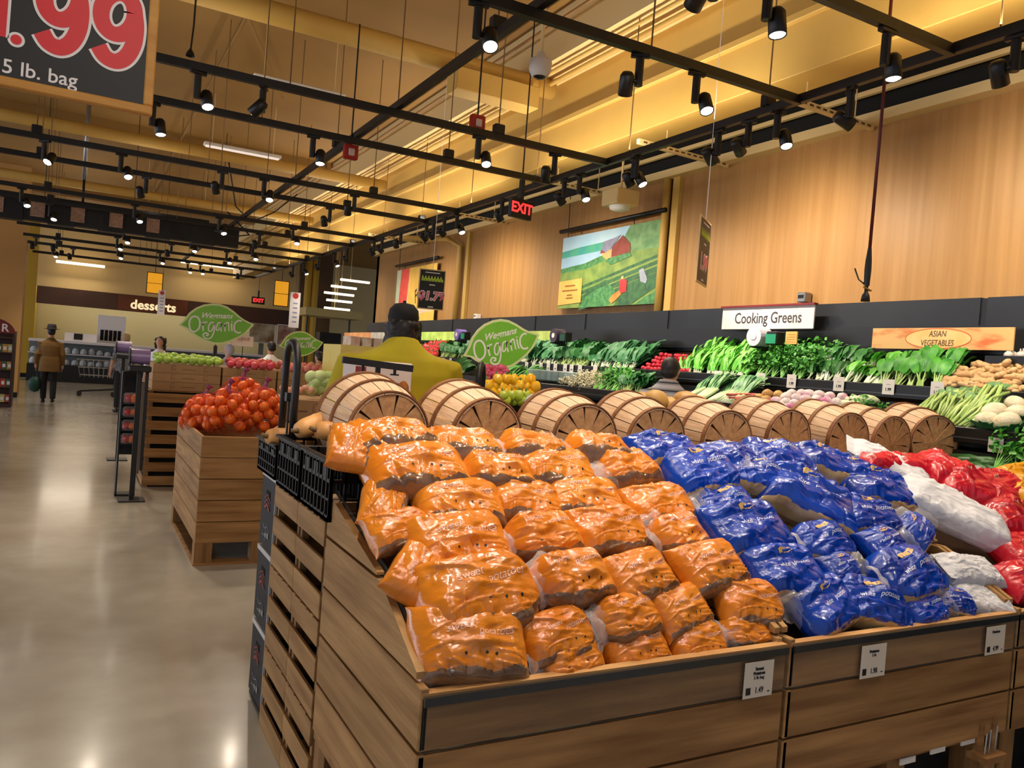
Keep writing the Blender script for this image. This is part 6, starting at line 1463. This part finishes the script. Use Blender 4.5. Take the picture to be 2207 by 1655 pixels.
rs = random.Random(8); cont = MB().box(-.1, -.08, 0, .1, .08, .1).ball((0, 0, .1), (.09, .07, .07), 10, 6).mesh('dessert_box', [mat('dessert_white', (222, 226, 226), (190, 200, 204), rough=.3, nscale=9)])
for r in range(2):
    for i in range(18):
        o = bpy.data.objects.new('dessert_box', cont); C.objects.link(o); o.location = (-1.25+i*.24, 30.25+rs.uniform(-.03, .1), (.56, .935)[r]); o.scale = (1, 1, rs.uniform(.8, 1.3))
        tag(o, 'white dessert container in far counter, %s from left, %s shelf' % (nth(i+1), ('lower', 'upper')[r]), 'container', 'dessert containers')
for nm, lab, cat, c_, args, m_ in [
    ('bakery_rack', 'white topped rack behind the dessert counter', 'rack', None, (212, 678, 268, 745, 31.6, .4), SWH), ('bakery_machine', 'white kitchen machine with black window on the counter', 'machine', None, (140, 716, 208, 742, 30.5, .4), SWH),
    ('food_poster', 'pale wall panel right of the bakery rack', 'panel', None, (540, 690, 590, 740, 32, .1), mat('panel_photo', (226, 214, 180), (150, 110, 70), nscale=2)), ('food_poster', 'framed food panel beside the far white banner', 'panel', None, (600, 700, 640, 745, 30.5, .1), mat('panel_food', (214, 190, 160), (150, 60, 40), nscale=2.5))]:
    t, w_, h_ = farbox(*args, nm, lab, cat, m_, None, {'bakery_rack': 0, 'bakery_machine': 1.36}.get(nm))
    if nm == 'food_poster': MB().box(w_*.4, .02, -t.location.z, w_*.6, .06, 0).build('stand', STEEL, t)
    if nm == 'bakery_rack':
        for k in range(5): MB().box(.1+k*(w_-.2)/5, -.02, .62*h_, .1+(k+.75)*(w_-.2)/5, 0, .78*h_).build('dark_slot', DARK, t)
    if nm == 'bakery_machine': MB().box(w_*.28, -.02, .2*h_, w_*.55, 0, .95*h_).build('window', BLACK, t)
    if nm == 'food_poster': MB().box(-.03, -.02, -.03, w_+.03, 0, 0).box(-.03, -.02, h_, w_+.03, 0, h_+.03).box(-.03, -.02, 0, 0, 0, h_).box(w_, -.02, 0, w_+.03, 0, h_).build('frame', SWH, t)
AMB = mat('amber_lantern', (255, 176, 40), emit=.55)
for x0, y0, x1, y1, Y, lab in ((318, 586, 349, 634, 24, 'amber pendant lantern panel above desserts lettering'), (593, 604, 620, 661, 24, 'amber pendant lantern panel near the far exit sign')):
    t, w_, h_ = farbox(x0, y0, x1, y1, Y, .06, 'pendant_lantern', lab, 'lamp', AMB, 'amber lanterns')
    MB().box(-.01, -.01, -.01, w_+.01, .07, .01).box(-.01, -.01, h_*.48, w_+.01, .07, h_*.5).box(-.01, -.01, h_-.01, w_+.01, .07, h_+.01).box(-.01, -.01, 0, .012, .07, h_).box(w_-.012, -.01, 0, w_+.01, .07, h_).build('frame', mat('bronze', (70, 48, 30), rough=.5), t)
    MB().tube([(w_/2, .03, h_), (w_/2, .03, 5.4-t.location.z)], .01, 6).build('cord', BLACK, t)
for x0, y0, x1, y1, lab in ((342, 625, 354, 680, 'narrow white banner in front of desserts lettering'), (627, 629, 643, 707, 'narrow white banner with pink dot right of brown fascia')):
    t, w_, h_ = farbox(x0, y0, x1, y1, 20, .02, 'narrow_banner', lab, 'banner', SWH, 'narrow white banners')
    for k in range(5): MB().box(w_*.3, -.004, h_*(.15+k*.13), w_*.75, 0, h_*(.19+k*.13)).build('print', mat('pale_blue_print', (150, 160, 200)), t)
    MB().ball((w_*.5, -.002, h_*.9), (w_*.3, .004, w_*.3), 12, 6).build('dot', mat('banner_dot', (210, 60, 60)), t); MB().tube([(w_/2, .01, h_), (w_/2, .01, 5.4-t.location.z)], .004, 5).build('cord', BLACK, t)
# columns and walls at the far left and far right
a, b = at(-60, 600, 'Y', 22), at(52, 600, 'Y', 22)
struct(MB().box(a.x, 22, 0, b.x, 22.8, 5.4).box(a.x-.01, 21.98, 0, b.x+.01, 22.0, .12, 1).build('column', [mat('tan_column', (190, 146, 84), (182, 138, 76), rough=.7, nscale=1), DARK]), 'broad tan column at left picture edge', 'column')
a, b = at(56, 600, 'Y', 32), at(80, 600, 'Y', 32)
struct(MB().box(a.x-1.5, 31.9, 0, b.x, 33.4, 5.4).box(a.x-1.5, 31.88, 0, b.x+.02, 31.9, .14, 1).build('wall_far_left', [mat('yellow_wall', (198, 158, 44), rough=.7), DARK]), 'mustard wall end right of the tan column', 'wall')
for i, (px, Y) in enumerate(((665, 26), (680, 26))):
    p = at(px, 600, 'Y', Y); struct(MB().tube([(p.x, Y, 0), (p.x, Y, 5.4)], .11, 14).build('round_column', mat('yellow_column', (206, 166, 60), rough=.6), smooth=True), 'yellow round column beyond the fascia, %s' % ('left', 'right')[i], 'column')
t, w_, h_ = farbox(660, 661, 782, 690, 22, 1.2, 'department_canopy', 'pale canopy of the far department right of the yellow columns', 'canopy', mat('canopy_cream', (196, 180, 120), rough=.6))
for xx in (.2, w_-.2): MB().tube([(xx, .6, -t.location.z), (xx, .6, 0)], .03, 8).build('support_post', BLACK, t)
struct(MB().box(at(640, 700, 'Y', 27).x, 27, 0, 7.5, 27.2, 5.4).build('wall_far_right', mat('far_brown', (112, 84, 52), (90, 66, 40), rough=.7, nscale=1)), 'brown wall of the far department', 'wall')
for i, (px, py, w_) in enumerate(((700, 632, 70), (705, 648, 60), (715, 618, 60), (735, 604, 70), (700, 665, 60))):
    p = at(px, py, 'Y', 23); t = thing('strip_light', 'glowing strip light over the far department, %s of five' % nth(i+1), 'strip light', p, 0, 'far strip lights'); MB().box(0, 0, 0, w_/1719*21.5, .1, .06).build('tube', mat('far_tube', (255, 240, 205), emit=2.2), t); MB().tube([(.3, .05, .06), (.3, .05, 5.4-p.z)], .01, 5).build('hanger_rod', CREAM, t)
t, w_, h_ = farbox(690, 715, 730, 800, 21, .4, 'dark_doorway_unit', 'dark cabinet below the far canopy', 'cabinet', CASE, None, 0)  # dark block paints the shade of an open doorway
t, w_, h_ = farbox(735, 742, 845, 800, 8.55, .7, 'yellow_display', 'pale yellow display box left of the man in yellow', 'display', mat('display_yellow', (240, 216, 96), (246, 228, 140), rough=.5, nscale=2), None, .0)
for k in range(3): MB().box(w_*(.2+k*.22), .05, h_, w_*(.37+k*.22), .35, h_+.10).build('packet', mat('packet_white', (236, 226, 216), (214, 170, 150), rough=.5, nscale=12), t)
# rounded rack at the left edge
p = at(14, 878, 'Z', 0)
t = thing('snack_rack', 'dark wooden rack with rounded red sign at left picture edge', 'rack', (p.x-.35, p.y, 0))
MB().box(-.4, 0, 0, .42, .5, .08).box(.38, 0, .08, .42, .5, 1.55).box(-.4, .46, .08, .38, .5, 1.55).build('carcass', mat('rack_brown', (64, 36, 24), rough=.5), t)
for z in (.4, .75, 1.1, 1.4): MB().box(-.4, .02, z, .38, .46, z+.02).build('shelf', mat('rack_shelf', (84, 52, 34), rough=.5), t)
MB().prism([(.42*math.cos(a*PI/12)-.0, .30*math.sin(a*PI/12)) for a in range(13)], .03, 0, frame((0, .02, 1.5), (1, 0, 0), (0, 0, 1))).build('round_sign', mat('rack_red', (120, 36, 26), rough=.5), t)
MB().text('R', .22, frame((.24, -.012, 1.6), (1, 0, 0), (0, 0, 1)), 0, .004).build('lettering', SWH, t)
cols = [(200, 150, 60), (200, 190, 120), (180, 60, 40), (60, 100, 60)]
for z in range(4):
    for k in range(4):
        o = MB().box(0, 0, 0, .09, .14, .16).box(.02, -.001, .04, .07, 0, .11, 1).build('snack_pack', [mat('snack_%d' % ((z+k) % 4), cols[(z+k) % 4], rough=.4), SWH], bevel=.01); o.location = (p.x-.35+.02+k*.095, p.y+.06, (.42, .77, 1.12, .1)[z])
        tag(o, 'snack packet in left edge rack, %s from left, %s shelf' % (nth(k+1), ('second', 'third', 'top', 'bottom')[z]), 'packet', 'snack packets')
# shopping cart beyond the apples
p = at(170, 852, 'Z', 0); t = thing('shopping_cart', 'grey wire shopping cart standing near the person in the hat', 'cart', (p.x, p.y, 0))
mb = MB()
for k in range(8):
    u = k/7; mb.tube([(-.1+u*.9, -.25, .95), (0+u*.75, -.2, .5), (0+u*.75, .2, .5), (-.1+u*.9, .25, .95)], .006, 5)
for s_ in (-1, 1):
    for k in range(3): mb.tube([(-.1+.05*k, s_*(.25-.02*k), .95-.2*k), (.8-.02*k, s_*(.25-.02*k), .95-.2*k)], .008, 5)
mb.build('wire_basket', STEEL, t)
MB().tube([(.8, -.22, .2), (.0, -.2, .12), (.0, .2, .12), (.8, .22, .2)], .014, 7).tube([(.8, -.22, .2), (.85, -.24, 1.0), (.85, .24, 1.0), (.8, .22, .2)], .014, 7).build('frame', BLACK, t)
MB().tube([(.88, -.26, 1.02), (.88, .26, 1.02)], .018, 8).build('handle', BLACK, t)
for xx in (.0, .8):
    for s_ in (-.2, .2): MB().lathe([(0, -.018), (.06, -.018), (.06, .018), (0, .018)], 14, 0, tr(xx, s_, .06) @ rotm(PI/2, 'X')).build('wheel', BLACK, t)
